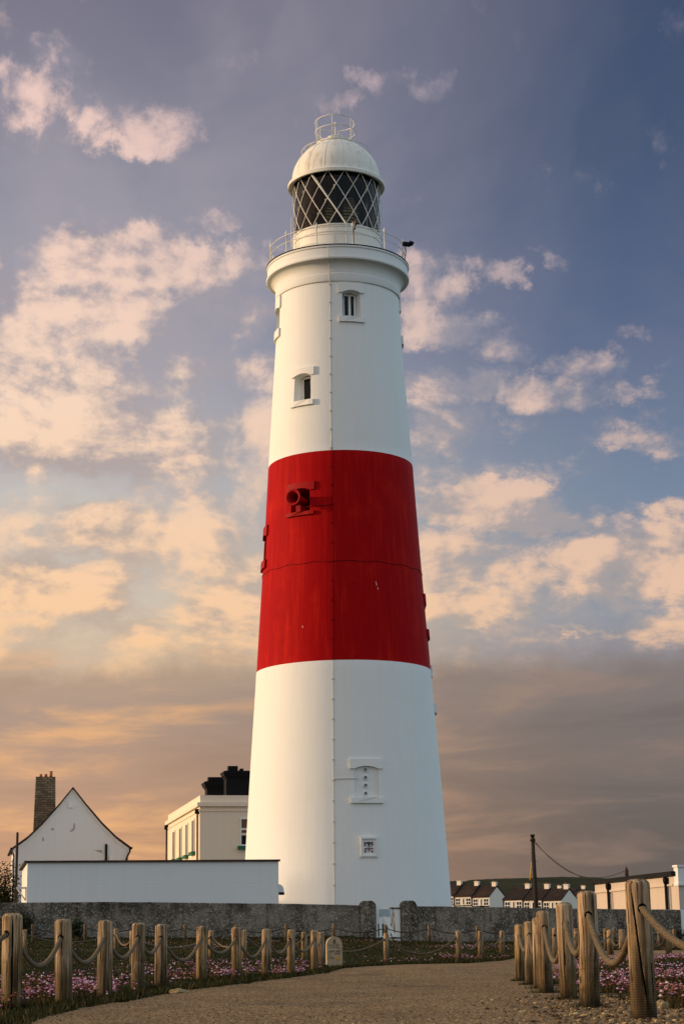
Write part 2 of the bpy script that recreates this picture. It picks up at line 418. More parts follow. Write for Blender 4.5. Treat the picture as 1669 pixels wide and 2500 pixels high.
def f_path(N, b, tc):
    p = tc
    vc = N.vor(p, 70, out=1); vd = N.vor(p, 70)
    s = N.new('ShaderNodeSeparateColor'); N.l.new(vc, s.inputs[0])
    big = N.noise(p, 0.45, 6, 0.6); mid = N.noise(p, 5, 6, .65)
    c = N.mix(N.smap(big, .35, .68), (0.096, 0.054, 0.026, 1), (0.19, 0.114, 0.056, 1))
    c = N.mix(N.smap(mid, .5, .7, 0, .5), c, (0.06, 0.042, 0.028, 1))
    c = N.mix(N.smap(s.outputs[0], .5, .9, 0, .9), c, (0.50, 0.36, 0.19, 1))
    c = N.mix(N.smap(s.outputs[1], .6, .95, 0, .7), c, (0.045, 0.032, 0.022, 1))
    tr = N.noise(N.mapping(p, scale=(0.35, 0.08, 1)), 3.0, 4)
    c = N.mix(N.smap(tr, .5, .66, 0, .35), c, (0.05, 0.036, 0.024, 1))
    setc(N, b, c)
    h = N.math('ADD', N.math('MULTIPLY', vd, -1.0), N.math('MULTIPLY', mid, 1.0))
    bump(N, b, h, 0.010, 1.0)
M['path'] = mat('brown_gravel_path', rough=0.9, spec=0.08, fn=f_path)


def f_soil(N, b, tc):
    n = N.noise(tc, 1.1, 7, .65); m2 = N.noise(tc, 22, 5, .7)
    c = N.mix(N.smap(n, .38, .62), (0.010, 0.012, 0.004, 1), (0.030, 0.034, 0.007, 1))
    c = N.mix(N.smap(m2, .52, .7, 0, .7), c, (0.050, 0.032, 0.014, 1))
    at_ = N.new('ShaderNodeAttribute'); at_.attribute_name = 'verge'
    vg = N.smap(N.math('ADD', at_.outputs['Fac'], N.math('MULTIPLY', N.math('SUBTRACT', m2, .5), .8)), .3, .7)
    c = N.mix(vg, c, N.mix(N.smap(m2, .4, .65), (0.035, 0.020, 0.010, 1), (0.13, 0.085, 0.045, 1)))
    setc(N, b, c); bump(N, b, m2, 0.04, .9)
M['turf'] = mat('short_turf', rough=0.95, spec=0.05, fn=f_soil)


def f_hill(N, b, tc):
    n = N.noise(N.mapping(tc, scale=(1, .25, 1)), 0.02, 7, .6)
    st = N.new('ShaderNodeSeparateXYZ'); N.l.new(tc, st.inputs[0])
    band = N.math('FRACT', N.math('ADD', N.math('MULTIPLY', st.outputs[2], 0.30), N.math('MULTIPLY', N.noise(tc, 0.012, 3), 1.2)))
    c = N.mix(N.smap(n, .4, .62), (0.014, 0.016, 0.005, 1), (0.030, 0.031, 0.010, 1))
    c = N.mix(N.math('MULTIPLY', N.smap(band, 0.72, 0.95), .8), c, (0.018, 0.020, 0.008, 1))
    c = N.mix(N.smap(N.noise(tc, .15, 6, .7), .55, .68, 0, .7), c, (0.015, 0.018, 0.006, 1))
    setc(N, b, c)
M['hill'] = mat('hill_pasture', rough=0.95, spec=0.05, fn=f_hill)


def island(name, stops, rough=0.8, tr=0.0):
    def fn(N, b, tc):
        g = N.new('ShaderNodeNewGeometry').outputs['Random Per Island']
        setc(N, b, N.ramp(g, stops))
    return mat(name, rough=rough, spec=0.1, fn=fn)
M['grass'] = island('grass_blades', [(0, (0.008, 0.010, 0.003)), (.5, (0.020, 0.023, 0.004)), (.8, (0.038, 0.038, 0.008)), (.95, (0.08, 0.055, 0.02)), (1, (0.16, 0.11, 0.05))])
M['cushion'] = island('thrift_leaves', [(0, (0.012, 0.016, 0.005)), (.5, (0.035, 0.036, 0.008)), (.8, (0.09, 0.035, 0.015)), (1, (0.13, 0.05, 0.02))])
def f_thrift(N, b, tc):
    g = N.new('ShaderNodeNewGeometry').outputs['Random Per Island']
    pink = N.ramp(g, [(0, (0.16, 0.05, 0.035)), (.2, (0.28, 0.10, 0.15)), (.6, (0.40, 0.18, 0.32)), (.85, (0.60, 0.36, 0.50)), (1, (0.80, 0.70, 0.64))])
    dull = N.ramp(g, [(0, (0.05, 0.016, 0.010)), (.5, (0.20, 0.07, 0.035)), (.8, (0.34, 0.16, 0.10)), (.93, (0.5, 0.26, 0.36)), (1, (0.8, 0.7, 0.58))])
    p = N.smap(N.noise(tc, 1.1, 3, .6), .46, .56)
    setc(N, b, N.mix(p, pink, dull))
M['thrift'] = mat('thrift_heads', rough=.8, spec=.1, fn=f_thrift)
_ = ( [(0, (0.07, 0.02, 0.012)), (.25, (0.22, 0.075, 0.045)), (.42, (0.34, 0.15, 0.12)), (.5, (0.36, 0.14, 0.27)), (.72, (0.46, 0.21, 0.40)), (.88, (0.60, 0.38, 0.50)), (1, (0.78, 0.68, 0.62))])
M['shrub'] = island('dark_shrub_leaves', [(0, (0.008, 0.012, 0.005)), (.7, (0.022, 0.03, 0.010)), (1, (0.06, 0.065, 0.02))])
M['twig'] = mat('brown_twigs', (0.05, 0.035, 0.022), 0.9, 0.1)
M['stones'] = island('pebbles', [(0, (0.04, 0.026, 0.014)), (.5, (0.12, 0.082, 0.044)), (.85, (0.26, 0.18, 0.09)), (1, (0.5, 0.38, 0.20))], .85)
M['rock'] = mat('flat_limestone', rough=.85, spec=.1, fn=lambda N, b, tc: (setc(N, b, N.mix(N.noise(tc, 9, 6, .6), (.16, .11, .05, 1), (.36, .28, .15, 1))), bump(N, b, N.noise(tc, 25, 5), .01)))
M['limestone'] = mat('carved_limestone', rough=.85, spec=.1, fn=lambda N, b, tc: (
    setc(N, b, N.mix(N.smap(N.noise(tc, 7, 6, .6), .4, .7), (.42, .33, .22, 1), (.28, .21, .13, 1))), bump(N, b, N.noise(tc, 35, 5), .006)))
M['carving'] = mat('dark_lettering', (.07, .055, .035), .9, .05)
M['yellowpaint'] = mat('yellow_shell_paint', (.55, .27, .02), .7, .1)
M['polewood'] = mat('creosoted_pole', (0.035, 0.025, 0.018), .85, .1)
M['yellowguard'] = mat('yellow_stay_guard', (0.60, 0.34, 0.02), .6, .2)
M['rust'] = mat('rust_stained_white', rough=.7, spec=.2, fn=lambda N, b, tc: setc(N, b, N.mix(N.smap(N.noise(N.mapping(tc, scale=(1, 1, .3)), 7, 5), .38, .6), (.7, .68, .6, 1), (.42, .22, .04, 1))))
M['gatewhite'] = mat('white_gate_paint', (0.84, 0.85, 0.82), .5, .3)
M['blind'] = mat('brown_blind', (0.16, 0.07, 0.04), .6, .3)
M['badgered'] = mat('badge_dark_red', (0.10, 0.008, 0.014), .5, .3)
M['badgegreen'] = mat('badge_dark_green', (0.02, 0.035, 0.025), .5, .3)
M['cottage'] = mat('cottage_render', (0.78, 0.69, 0.57), .8, .2)
M['cottageroof'] = mat('cottage_slates', rough=.85, spec=.1, fn=lambda N, b, tc: setc(N, b, N.mix(N.smap(N.noise(tc, .35, 7, .7), .42, .64), (0.022, 0.016, 0.014, 1), (0.050, 0.029, 0.018, 1))))
M['slate'] = mat('blue_slate', (0.035, 0.042, 0.055), .6, .3)


def f_glass():
    mt = bpy.data.materials.new('dark_lantern_glass'); mt.use_nodes = True
    N = NT(mt.node_tree); N.n.clear()
    out = N.new('ShaderNodeOutputMaterial')
    t = N.new('ShaderNodeBsdfTransparent'); t.inputs[0].default_value = (0.62, 0.62, 0.60, 1)
    g = N.new('ShaderNodeBsdfGlossy'); g.inputs['Roughness'].default_value = 0.04; g.inputs[0].default_value = (.9, .9, .9, 1)
    fr = N.new('ShaderNodeFresnel'); fr.inputs[0].default_value = 1.3
    mx = N.new('ShaderNodeMixShader'); N.l.new(fr.outputs[0], mx.inputs[0]); N.l.new(t.outputs[0], mx.inputs[1]); N.l.new(g.outputs[0], mx.inputs[2])
    N.l.new(mx.outputs[0], out.inputs[0])
    return mt
M['glass'] = f_glass()
M['pane'] = mat('window_glass', (0.006, 0.007, 0.008), 0.15, 0.18)


# ------------------------------------------------------------------ mesh helpers
class MB:
    def __init__(s): s.v = []; s.f = []; s.mi = []; s.sm = []

    def add(s, vs, fs, mi=0, smooth=False):
        o = len(s.v); s.v += [tuple(v) for v in vs]
        for f in fs: s.f.append(tuple(i + o for i in f)); s.mi.append(mi); s.sm.append(smooth)
        return s

    def box(s, c, h, rz=0, mi=0, M4=None):
        """box of centre c and half sizes h"""
        vs = [Vector((sx * h[0], sy * h[1], sz * h[2])) for sx in (-1, 1) for sy in (-1, 1) for sz in (-1, 1)]
        rm = Matrix.Rotation(rz, 3, 'Z') if M4 is None else M4.to_3x3()
        vs = [rm @ v + Vector(c) for v in vs]
        return s.add(vs, [(0, 1, 3, 2), (4, 6, 7, 5), (0, 4, 5, 1), (2, 3, 7, 6), (0, 2, 6, 4), (1, 5, 7, 3)], mi)

    def tube(s, pts, r, n=8, mi=0, caps=True, smooth=True):
        pts = [Vector(p) for p in pts]; k = len(pts)
        rs = r if isinstance(r, (list, tuple)) else [r] * k
        vs = []; nrm = None
        for i, p in enumerate(pts):
            t = (pts[min(i + 1, k - 1)] - pts[max(i - 1, 0)]).normalized()
            if nrm is None:
                nrm = t.orthogonal().normalized()
            else:
                nrm = (nrm - t * nrm.dot(t)).normalized()
            b = t.cross(nrm)
            for j in range(n):
                a = 2 * PI * j / n
                vs.append(p + (nrm * math.cos(a) + b * math.sin(a)) * rs[i])
        fs = [(i * n + j, i * n + (j + 1) % n, (i + 1) * n + (j + 1) % n, (i + 1) * n + j) for i in range(k - 1) for j in range(n)]
        s.add(vs, fs, mi, smooth)
        if caps:
            o = len(s.v) - len(vs)
            s.f += [tuple(range(o + n - 1, o - 1, -1)), tuple(range(o + (k - 1) * n, o + k * n))]
            s.mi += [mi, mi]; s.sm += [False, False]
        return s

    def lathe(s, prof, n=64, c=(0, 0, 0), mi=0, smooth=True, close=False):
        vs = []
        for (r, z) in prof:
            for j in range(n):
                a = 2 * PI * j / n
                vs.append((c[0] + r * math.sin(a), c[1] - r * math.cos(a), c[2] + z))
        k = len(prof)
        fs = [(i * n + j, i * n + (j + 1) % n, (i + 1) * n + (j + 1) % n, (i + 1) * n + j) for i in range(k - 1) for j in range(n)]
        s.add(vs, fs, mi, smooth)
        if close:
            o = len(s.v) - len(vs)
            s.f += [tuple(range(o + n - 1, o - 1, -1)), tuple(range(o + (k - 1) * n, o + k * n))]
            s.mi += [mi, mi]; s.sm += [False, False]
        return s

    def prism(s, outline, origin, ux, uy, un, t0, t1, mi=0):
        """outline in (ux,uy) extruded along un from t0 to t1"""
        origin, ux, uy, un = map(Vector, (origin, ux, uy, un))
        n = len(outline)
        vs = [origin + ux * a + uy * b + un * t for t in (t0, t1) for a, b in outline]
        fs = [tuple(range(n - 1, -1, -1)), tuple(range(n, 2 * n))] + [(i, (i + 1) % n, n + (i + 1) % n, n + i) for i in range(n)]
        return s.add(vs, fs, mi)

    def build(s, name, mats, parent=None, loc=None, sharp=None):
        me = bpy.data.meshes.new(name)
        me.from_pydata(s.v, [], s.f)
        if not isinstance(mats, (list, tuple)): mats = [mats]
        for q in mats: me.materials.append(q)
        me.polygons.foreach_set('material_index', s.mi)
        me.polygons.foreach_set('use_smooth', s.sm)
        bm = bmesh.new(); bm.from_mesh(me)
        bmesh.ops.recalc_face_normals(bm, faces=bm.faces)
        if sharp:
            for e in bm.edges:
                if len(e.link_faces) == 2 and e.calc_face_angle(0) > R(sharp): e.smooth = False
        bm.to_mesh(me); bm.free()
        o = bpy.data.objects.new(name, me); col.objects.link(o)
        if parent is not None: o.parent = parent
        if loc is not None: o.location = loc
        return o


def tag(o, label=None, cat=None, group=None, kind=None):
    if label: o['label'] = label
    if cat: o['category'] = cat
    if group: o['group'] = group
    if kind: o['kind'] = kind
    return o


def thing(name, label, cat, loc=(0, 0, 0), rz=0, group=None):
    o = bpy.data.objects.new(name, None); col.objects.link(o)
    o.location = loc; o.rotation_euler = (0, 0, rz); o.empty_display_size = .2
    return tag(o, label, cat, group)


def np_mesh(name, V, Fc, mats, mi=None, smooth=False):
    """V (n,3), Fc (m,k) arrays"""
    me = bpy.data.meshes.new(name)
    n, (mm, k) = len(V), Fc.shape
    me.vertices.add(n); me.vertices.foreach_set('co', np.asarray(V, np.float32).ravel())
    me.loops.add(mm * k); me.loops.foreach_set('vertex_index', Fc.astype(np.int32).ravel())
    me.polygons.add(mm)
    me.polygons.foreach_set('loop_start', np.arange(0, mm * k, k, dtype=np.int32))
    me.polygons.foreach_set('loop_total', np.full(mm, k, np.int32))
    for q in (mats if isinstance(mats, list) else [mats]): me.materials.append(q)
    me.polygons.foreach_set('use_smooth', np.full(mm, smooth))
    me.update(calc_edges=True); me.validate()
    o = bpy.data.objects.new(name, me); col.objects.link(o)
    return o


# ------------------------------------------------------------------ post positions and terrain
H_POST = 0.8
# rows: (x top, y top, x base, y base, width) in photo units; distance follows from the post height
ROW_R = [(1555, 2146, 1571, 2489, 60), (1430, 2175, 1439, 2459, 48), (1376, 2203, 1386, 2442, 40), (1325, 2223, 1332, 2424, 34),
         (1313, 2240, 1317, 2417, 29), (1290, 2249, 1294, 2407, 24), (1266, 2256.6, 1269, 2399, 22.5)]
ROW_L = [(32.5, 2229, 29, 2468, 49), (154, 2243.6, 155.7, 2462, 41), (258.6, 2246, 256, 2443, 36), (338.6, 2252.5, 336.5, 2427, 31.5),
         (394.7, 2256, 393, 2416, 29), (493, 2260.6, 493, 2402, 26), (577.5, 2263, 578, 2392, 24), (650.5, 2267, 651, 2387, 22),
         (711, 2269, 711, 2385, 19.5), (767, 2271, 768, 2374, 18.5), (783, 2275, 784, 2369, 16)]
ROW_M = [(61.6, 2269, 61.6, 2334, 10.7), (284, 2267, 284, 2331, 12.5), (324, 2272, 324, 2362, 14), (516, 2271, 516, 2351, 15), (596.5, 2270, 596.5, 2356, 12.5),
         (743, 2275, 743, 2357, 14), (942, 2277.5, 943, 2356.6, 13), (1118, 2272, 1119, 2350, 14), (1172, 2272.5, 1172.5, 2344, 13), (1224, 2272, 1224.5, 2334, 12)]
ROW_N = [(1353, 2265, 1354, 2352, 13), (1405.5, 2267, 1406, 2341, 13), (1488, 2270, 1489, 2334, 16), (1517, 2269, 1519, 2339, 16), (1574, 2269, 1575, 2339, 14), (1630, 2270, 1632, 2340, 15)]
ROW_O = [(1477, 2266, 1478, 2324, 11), (1609, 2268, 1610, 2317, 12), (1644, 2268.5, 1645, 2319, 10)]
ROW_W = [(x, 2256, x, 2302, 8) for x in (-38, 81, 209, 330, 452, 576, 698, 814)] + [(x, 2257, x, 2303, 8) for x in (940, 1047)] + \
        [(1164, 2260, 1164, 2304, 8), (1283, 2262, 1283, 2306, 8), (1392, 2264, 1392, 2308, 8), (1498, 2265, 1498, 2309, 9), (1616, 2266, 1616, 2310, 9)]


def solve(row, Yfix=None):
    out = []
    for k, (xt, yt, xb, yb, w) in enumerate(row):
        Y = H_POST * F_PX / (yb - yt) * math.cos(TH) / 1.0
        Y = Y / math.cos(TH)
        if Yfix: Y = Yfix(xb)
        b = at(xb, yb, Y); t = at(xt, yt, Y)
        out.append(dict(b=b, t=t, r=max(0.055, w / F_PX * Y / 2 * 0.985), Y=Y))
    return out


WALL_A = -0.0
def wall_Y(X): return 84.0 + 0.20 * X            # plane of the garden wall
PR, PL, PM, PN, PO = map(solve, (ROW_R, ROW_L, ROW_M, ROW_N, ROW_O))
PW = solve(ROW_W, lambda px: 80.5 + 0.19 * (px - 834) / F_PX * 80)
ctrl = [(p['b'].x, p['b'].y, p['b'].z) for row in (PR, PL, PM, PN, PO, PW) for p in row]
ctrl += [(x, y, -0.02) for x, y in ((0, 2), (0, 6), (3, 5), (-3, 6), (0, 12), (0, 20), (1, 28), (-6, 12), (8, 14), (8, 24), (0, -4))]
CT = np.array(ctrl)


def trend(Y):
    Y = np.asarray(Y, float)
    t = np.clip((Y - 42) / 42, 0, 1)
    return 0.86 * t * t * (3 - 2 * t) + np.clip(Y - 84, 0, 60) * 0.012 + np.clip(Y - 150, 0, 400) * 0.018


def terr(X, Y):
    X = np.asarray(X, float); Y = np.asarray(Y, float)
    sh = X.shape; x = X.ravel(); y = Y.ravel()
    res = CT[:, 2] - trend(CT[:, 1])
    o = np.empty(x.size)
    for i in range(0, x.size, 20000):
        xs = x[i:i + 20000, None]; ys = y[i:i + 20000, None]
        s = 1.5 + 0.06 * ys
        d2 = ((xs - CT[:, 0]) ** 2 + ((ys - CT[:, 1]) * 0.8) ** 2) / s ** 2
        w = np.exp(-d2 * 0.9) + 1e-4 / (1 + d2)
        o[i:i + 20000] = (w * res).sum(1) / (w.sum(1) + 1.5e-4)
    return (o + trend(y)).reshape(sh)


def tz(x, y): return float(terr(np.array([x]), np.array([y]))[0])


def vnoise(x, y, s, seed=0):
    """smooth value noise, vectorised"""
    x = np.asarray(x) * s + seed * 17.3; y = np.asarray(y) * s + seed * 9.1
    xi = np.floor(x).astype(np.int64); yi = np.floor(y).astype(np.int64)
    fx = x - xi; fy = y - yi; fx = fx * fx * (3 - 2 * fx); fy = fy * fy * (3 - 2 * fy)
    def h(a, b):
        q = (a * 374761393 + b * 668265263 + seed * 1442695) & 0x7fffffff
        q = ((q ^ (q >> 13)) * 1274126177) & 0x7fffffff
        return (q ^ (q >> 16)) % 10007 / 10007.0
    return (h(xi, yi) * (1 - fx) + h(xi + 1, yi) * fx) * (1 - fy) + (h(xi, yi + 1) * (1 - fx) + h(xi + 1, yi + 1) * fx) * fy


# path outline on the ground
lx = [(p['b'].x + 0.30, p['b'].y) for p in PL]
PATH = [(-1.4, -3), (-1.75, 8), (-1.9, 11), (-2.1, 13), (-2.25, 16), (-2.05, 19), (-1.95, 22), (-1.45, 26), (-1.15, 29), (-0.85, 31.5), (-0.45, 35), (-0.15, 39), (0.5, 42), (1.3, 45),
        (2.7, 46.0), (3.9, 50), (5.6, 60), (8.5, 66), (16, 70), (40, 76),
        (40, 66), (16, 60), (11, 57), (9, 53.2), (7.3, 50), (5.2, 44), (3.6, 34), (2.75, 27), (2.35, 24), (2.25, 20), (2.15, 17), (2.05, 14.5), (2.05, 12), (2.5, 9.5), (4.5, 7.5), (7, -3)]
PATH = np.array(PATH)


def inside(x, y, poly):
    x = np.asarray(x, float); y = np.asarray(y, float); r = np.zeros(x.shape, bool)
    n = len(poly)
    for i in range(n):
        x1, y1 = poly[i]; x2, y2 = poly[(i + 1) % n]
        c = ((y1 > y) != (y2 > y)) & (x < (x2 - x1) * (y - y1) / (y2 - y1 + 1e-12) + x1)
        r ^= c
    return r


def edge_dist(x, y, poly):
    d = np.full(np.shape(x), 1e9); n = len(poly)
    for i in range(n):
        a = poly[i]; b = poly[(i + 1) % n]; ab = b - a
        t = np.clip(((x - a[0]) * ab[0] + (y - a[1]) * ab[1]) / (ab @ ab), 0, 1)
        d = np.minimum(d, np.hypot(x - a[0] - t * ab[0], y - a[1] - t * ab[1]))
    return d


def ground_z(x, y):
    """terrain with hummocks off the path"""
    z = terr(x, y)
    ed = edge_dist(x, y, PATH); ins = inside(x, y, PATH)
    k = np.where(ins, 0, np.clip(ed / 0.9, 0, 1)) * np.clip((140 - y) / 60, 0, 1)
    bumpz = (vnoise(x, y, 0.9, 1) - .35) * 0.13 + (vnoise(x, y, 2.7, 2) - .5) * 0.06
    bank = np.clip((y - (wall_Y(x) - 4.5)) / 3.0, 0, 1) * np.where(x < 1.6, 0.20, 0.04) * np.clip((wall_Y(x) + 2 - y) / 1.0, 0, 1)
    return z + bumpz * k + bank - np.where(ins, 0.03, 0.0) * np.clip(ed / .3, 0, 1)


# ground sheet
def make_ground():
    ys = np.concatenate([np.arange(-6, 12, 1.0), np.arange(12, 56, 0.28), np.arange(56, 95, .6), np.geomspace(95, 3000, 50)])
    xs = np.concatenate([-np.geomspace(1600, 26, 26), np.arange(-25.5, -9, .7), np.arange(-9, 13, .26), np.arange(13.2, 28, .7), np.geomspace(28, 1600, 26)])
    X, Y = np.meshgrid(xs, ys)
    Z = ground_z(X, Y)
    far = np.clip((Y - 560) / 900, 0, 1)
    Z = Z - far * 10
    nx, ny = len(xs), len(ys)
    i, j = np.meshgrid(np.arange(nx - 1), np.arange(ny - 1))
    a = (j * nx + i).ravel()
    Fc = np.stack([a, a + 1, a + nx + 1, a + nx], 1)
    o = np_mesh('ground', np.stack([X.ravel(), Y.ravel(), Z.ravel()], 1), Fc, M['turf'], smooth=True)
    vg = np.where(Y < 80, np.clip(1 - edge_dist(X, Y, PATH) / .5, 0, 1), 0).ravel()
    at_ = o.data.attributes.new('verge', 'FLOAT', 'POINT'); at_.data.foreach_set('value', vg.astype(np.float32))
    tag(o, kind='structure')


def make_path():
    V = []; Fs = []
    ys = np.concatenate([np.arange(-3, 56, .16), np.arange(56, 77, .4)])
    xs = np.arange(-3, 41, .16)
    xs = np.concatenate([np.arange(-3, 12, .14), np.arange(12, 41, .6)])
    X, Y = np.meshgrid(xs, ys)
    Z = terr(X, Y) + 0.004
    nx, ny = len(xs), len(ys)
    i, j = np.meshgrid(np.arange(nx - 1), np.arange(ny - 1)); i = i.ravel(); j = j.ravel()
    cx = (xs[i] + xs[i + 1]) / 2; cy = (ys[j] + ys[j + 1]) / 2
    jx = cx + (vnoise(cx, cy, 1.6, 5) - .5) * .35
    keep = inside(jx, cy, PATH)
    a = (j * nx + i)[keep]
    Fc = np.stack([a, a + 1, a + nx + 1, a + nx], 1)
    used = np.unique(Fc); mp = np.full(nx * ny, -1); mp[used] = np.arange(len(used))
    P3 = np.stack([X.ravel(), Y.ravel(), Z.ravel()], 1)[used]
    o = np_mesh('path', P3, mp[Fc], M['path'], smooth=True)
    tag(o, kind='structure')


make_ground()
make_path()


def make_hill():
    # skyline in the photo: far ridge with field banks
    prof = [(600, 2175), (900, 2160), (1060, 2156), (1100, 2151), (1118, 2149), (1128, 2153), (1150, 2148), (1200, 2146), (1250, 2144), (1300, 2143), (1350, 2141), (1400, 2141), (1450, 2142), (1500, 2146), (1600, 2156), (1750, 2170)]
    n = 220; V = []; rows = 14
    for k in range(n):
        px = 600 + (1750 - 600) * k / (n - 1)
        py = np.interp(px, [p[0] for p in prof], [p[1] for p in prof]) + (mnoise.noise(Vector((px * .05, 0, 0))) * 1.4 + mnoise.noise(Vector((px * .4, 3, 0))) * .7)
        top = at(px, py, 900)
        for r in range(rows):
            f = r / (rows - 1)
            y = 640 + 260 * f
            V.append((top.x * (0.86 + .14 * f), y, 6 + (top.z - 6) * (f ** 0.8)))
        V.append((top.x, 1100, top.z - 12))
    rr = rows + 1
    Fs = [(k * rr + r, (k + 1) * rr + r, (k + 1) * rr + r + 1, k * rr + r + 1) for k in range(n - 1) for r in range(rr - 1)]
    mb = MB(); mb.add(V, Fs, 0, True)
    o = mb.build('hill', M['hill']); tag(o, kind='structure')
make_hill()

# ------------------------------------------------------------------ lighthouse
LX, LY, LZ = -0.04, 92.0, 0.7
PROF = [(5.16, 0.7), (5.11, 0.9), (4.98, 2.63), (4.86, 4.75), (4.60, 9.02), (4.27, 13.91), (3.95, 18.78), (3.62, 24.3), (3.20, 30.89), (3.12, 33.3)]


def rad(z):
    return float(np.interp(z, [p[1] for p in PROF], [p[0] for p in PROF]))


def surf(px, py):
    """azimuth (0 = towards the camera) and height of the shaft point seen at a photo point"""
    phi, z = 0.0, 15.0
    for _ in range(12):
        r = rad(z); Y = LY - r * math.cos(phi)
        p = at(px, py, Y); z = p.z
        s = max(-0.999, min(0.999, (p.x - LX) / r)); phi = math.asin(s)
    return phi, z


lh = thing('lighthouse', 'tall white lighthouse with a broad red band and glazed lantern', 'lighthouse', (LX, LY, LZ))


def lz(z): return z - LZ


def radial(phi):   # outward normal and tangent (to the right)
    return Vector((math.sin(phi), -math.cos(phi), 0)), Vector((math.cos(phi), math.sin(phi), 0))


ZRT = surf(835, 1098)[1]; ZRB = surf(843, 1610.7)[1]
zs = sorted(set([round(v, 3) for v in np.arange(0.7, 33.2, 0.6)] + [33.2, ZRT, ZRB]))
sh = MB()
sr = np.interp(zs, [p[1] for p in PROF], [p[0] for p in PROF])
kern = np.array([.25, .5, .25]); srs = np.convolve(np.pad(sr, 1, mode='edge'), kern, 'valid'); srs[0] = sr[0]; srs[-1] = sr[-1]
sh.lathe([(r, lz(z)) for r, z in zip(srs, zs)], 192, close=True)
shaft = sh.build('tower_shaft', [M['white'], M['red']], lh)


def win(px, ztop_py, zbot_py, w_open, w_trim, lint_py, sill_py, phi=None, depth=.55):
    ph, zt = surf(px, ztop_py); _, zb = surf(px, zbot_py)
    if phi is not None: ph = phi
    _, zl = surf(px, lint_py); _, zs_ = surf(px, sill_py)
    return dict(phi=ph, zt=zt, zb=zb, w=w_open, wt=w_trim, zl=zl, zs=zs_, depth=depth)


def win_z(phi, a, b, c, d, w, wt, depth=.55, px=None):
    """window on the side of the tower: heights taken at the silhouette"""
    X = LX + math.sin(phi) * 4
    def hz(py): return at(834 + (1 if phi > 0 else -1) * 190, py, LY - math.cos(phi) * 4).z
    return dict(phi=phi, zl=hz(a), zt=hz(b), zb=hz(c), zs=hz(d), w=w, wt=wt, depth=depth)


W = {}
W['a'] = win(857, 709, 772.5, .96, 1.28, 693, 786)
W['b'] = win(738, 913, 978, 1.0, 1.32, 899, 991)
W['c'] = win(733, 1193, 1250, 1.1, 1.55, 1179, 1259)
W['blind'] = win(893.5, 1870, 1947, 1.13, 1.53, 1852.6, 1960.6, depth=.09)
W['d'] = win_z(R(-81), 1289, 1308, 1373, 1392, 1.1, 1.5)
W['e'] = win_z(R(-78), 729, 752, 808, 828, .96, 1.3)
W['f'] = win_z(R(91), 1456, 1478, 1542, 1562, 1.1, 1.5)
W['g'] = win_z(R(93), 1630, 1652, 1722, 1745, 1.1, 1.5)
W['h'] = win_z(R(96), 744, 765, 830, 850, .96, 1.3)


def arch_outline(w, zb, zt, rise=.12, n=8):
    pts = [(-w / 2, zb), (w / 2, zb)]
    for i in range(n + 1):
        u = w / 2 - w * i / n
        pts.append((u, zt - rise * (2 * u / w) ** 2))
    return pts


cut = MB()
for k, q in W.items():
    nrm, tan = radial(q['phi'])
    r = rad((q['zt'] + q['zb']) / 2)
    # splayed recess: wide outside, narrower inside
    oo = arch_outline(q['w'], lz(q['zb']), lz(q['zt']))
    sc_in = 0.66 if q['depth'] > .2 else 1.0
    if q['depth'] > .2:
        inn = [(a * sc_in, b) for a, b in oo]
    else: inn = oo
    n = len(oo)
    r_in = r - q['depth'] if q['depth'] > .2 else math.sqrt(r * r - (q['w'] / 2) ** 2) - q['depth']
    vo = [tan * a + nrm * (r + .6) + Vector((0, 0, b)) for a, b in oo]
    vi = [tan * a + nrm * r_in + Vector((0, 0, b)) for a, b in inn]
    if q['depth'] > .2:
        vo = [tan * a * (1 + (1 - sc_in) * .6 / q['depth']) + nrm * (r + .6) + Vector((0, 0, b)) for a, b in oo]
    cut.add(vi + vo, [tuple(range(n - 1, -1, -1)), tuple(range(n, 2 * n))] + [(i, (i + 1) % n, n + (i + 1) % n, n + i) for i in range(n)])
cutter = cut.build('cutter', M['white'])
cutter.parent = lh
bpy.context.view_layer.update()
md = shaft.modifiers.new('b', 'BOOLEAN'); md.object = cutter; md.operation = 'DIFFERENCE'; md.solver = 'EXACT'
dg = bpy.context.evaluated_depsgraph_get()
nm = bpy.data.meshes.new_from_object(shaft.evaluated_get(dg))
shaft.modifiers.clear(); shaft.data = nm
bpy.data.objects.remove(cutter, do_unlink=True)
nm.materials.clear(); nm.materials.append(M['white']); nm.materials.append(M['red'])
bm = bmesh.new(); bm.from_mesh(nm)
for f in bm.faces:
    f.smooth = True
    zc = f.calc_center_median().z + LZ
    f.material_index = 1 if ZRB < zc < ZRT else 0
for e in bm.edges:
    if len(e.link_faces) == 2 and e.calc_face_angle(0) > R(22): e.smooth = False
bm.to_mesh(nm); bm.free()


def patch(mb, phi, outline, r_of_z, o0, o1, mi=0, step=.12):
    """a plate following the round wall: outline (u, z) from offset o0 to o1"""
    nrm, tan = radial(phi)
    n = len(outline); vs = []
    for o in (o0, o1):
        for (u, z) in outline:
            r = r_of_z(z + LZ); a = phi + u / r
            d, _ = radial(a); vs.append(d * (r + o) + Vector((0, 0, z)))
    mb.add(vs, [tuple(range(n - 1, -1, -1)), tuple(range(n, 2 * n))] + [(i, (i + 1) % n, n + (i + 1) % n, n + i) for i in range(n)], mi)


def sub_rect(w, z0, z1, n=6):
    return [(-w / 2 + w * i / n, z0) for i in range(n + 1)] + [(w / 2 - w * i / n, z1) for i in range(n + 1)]


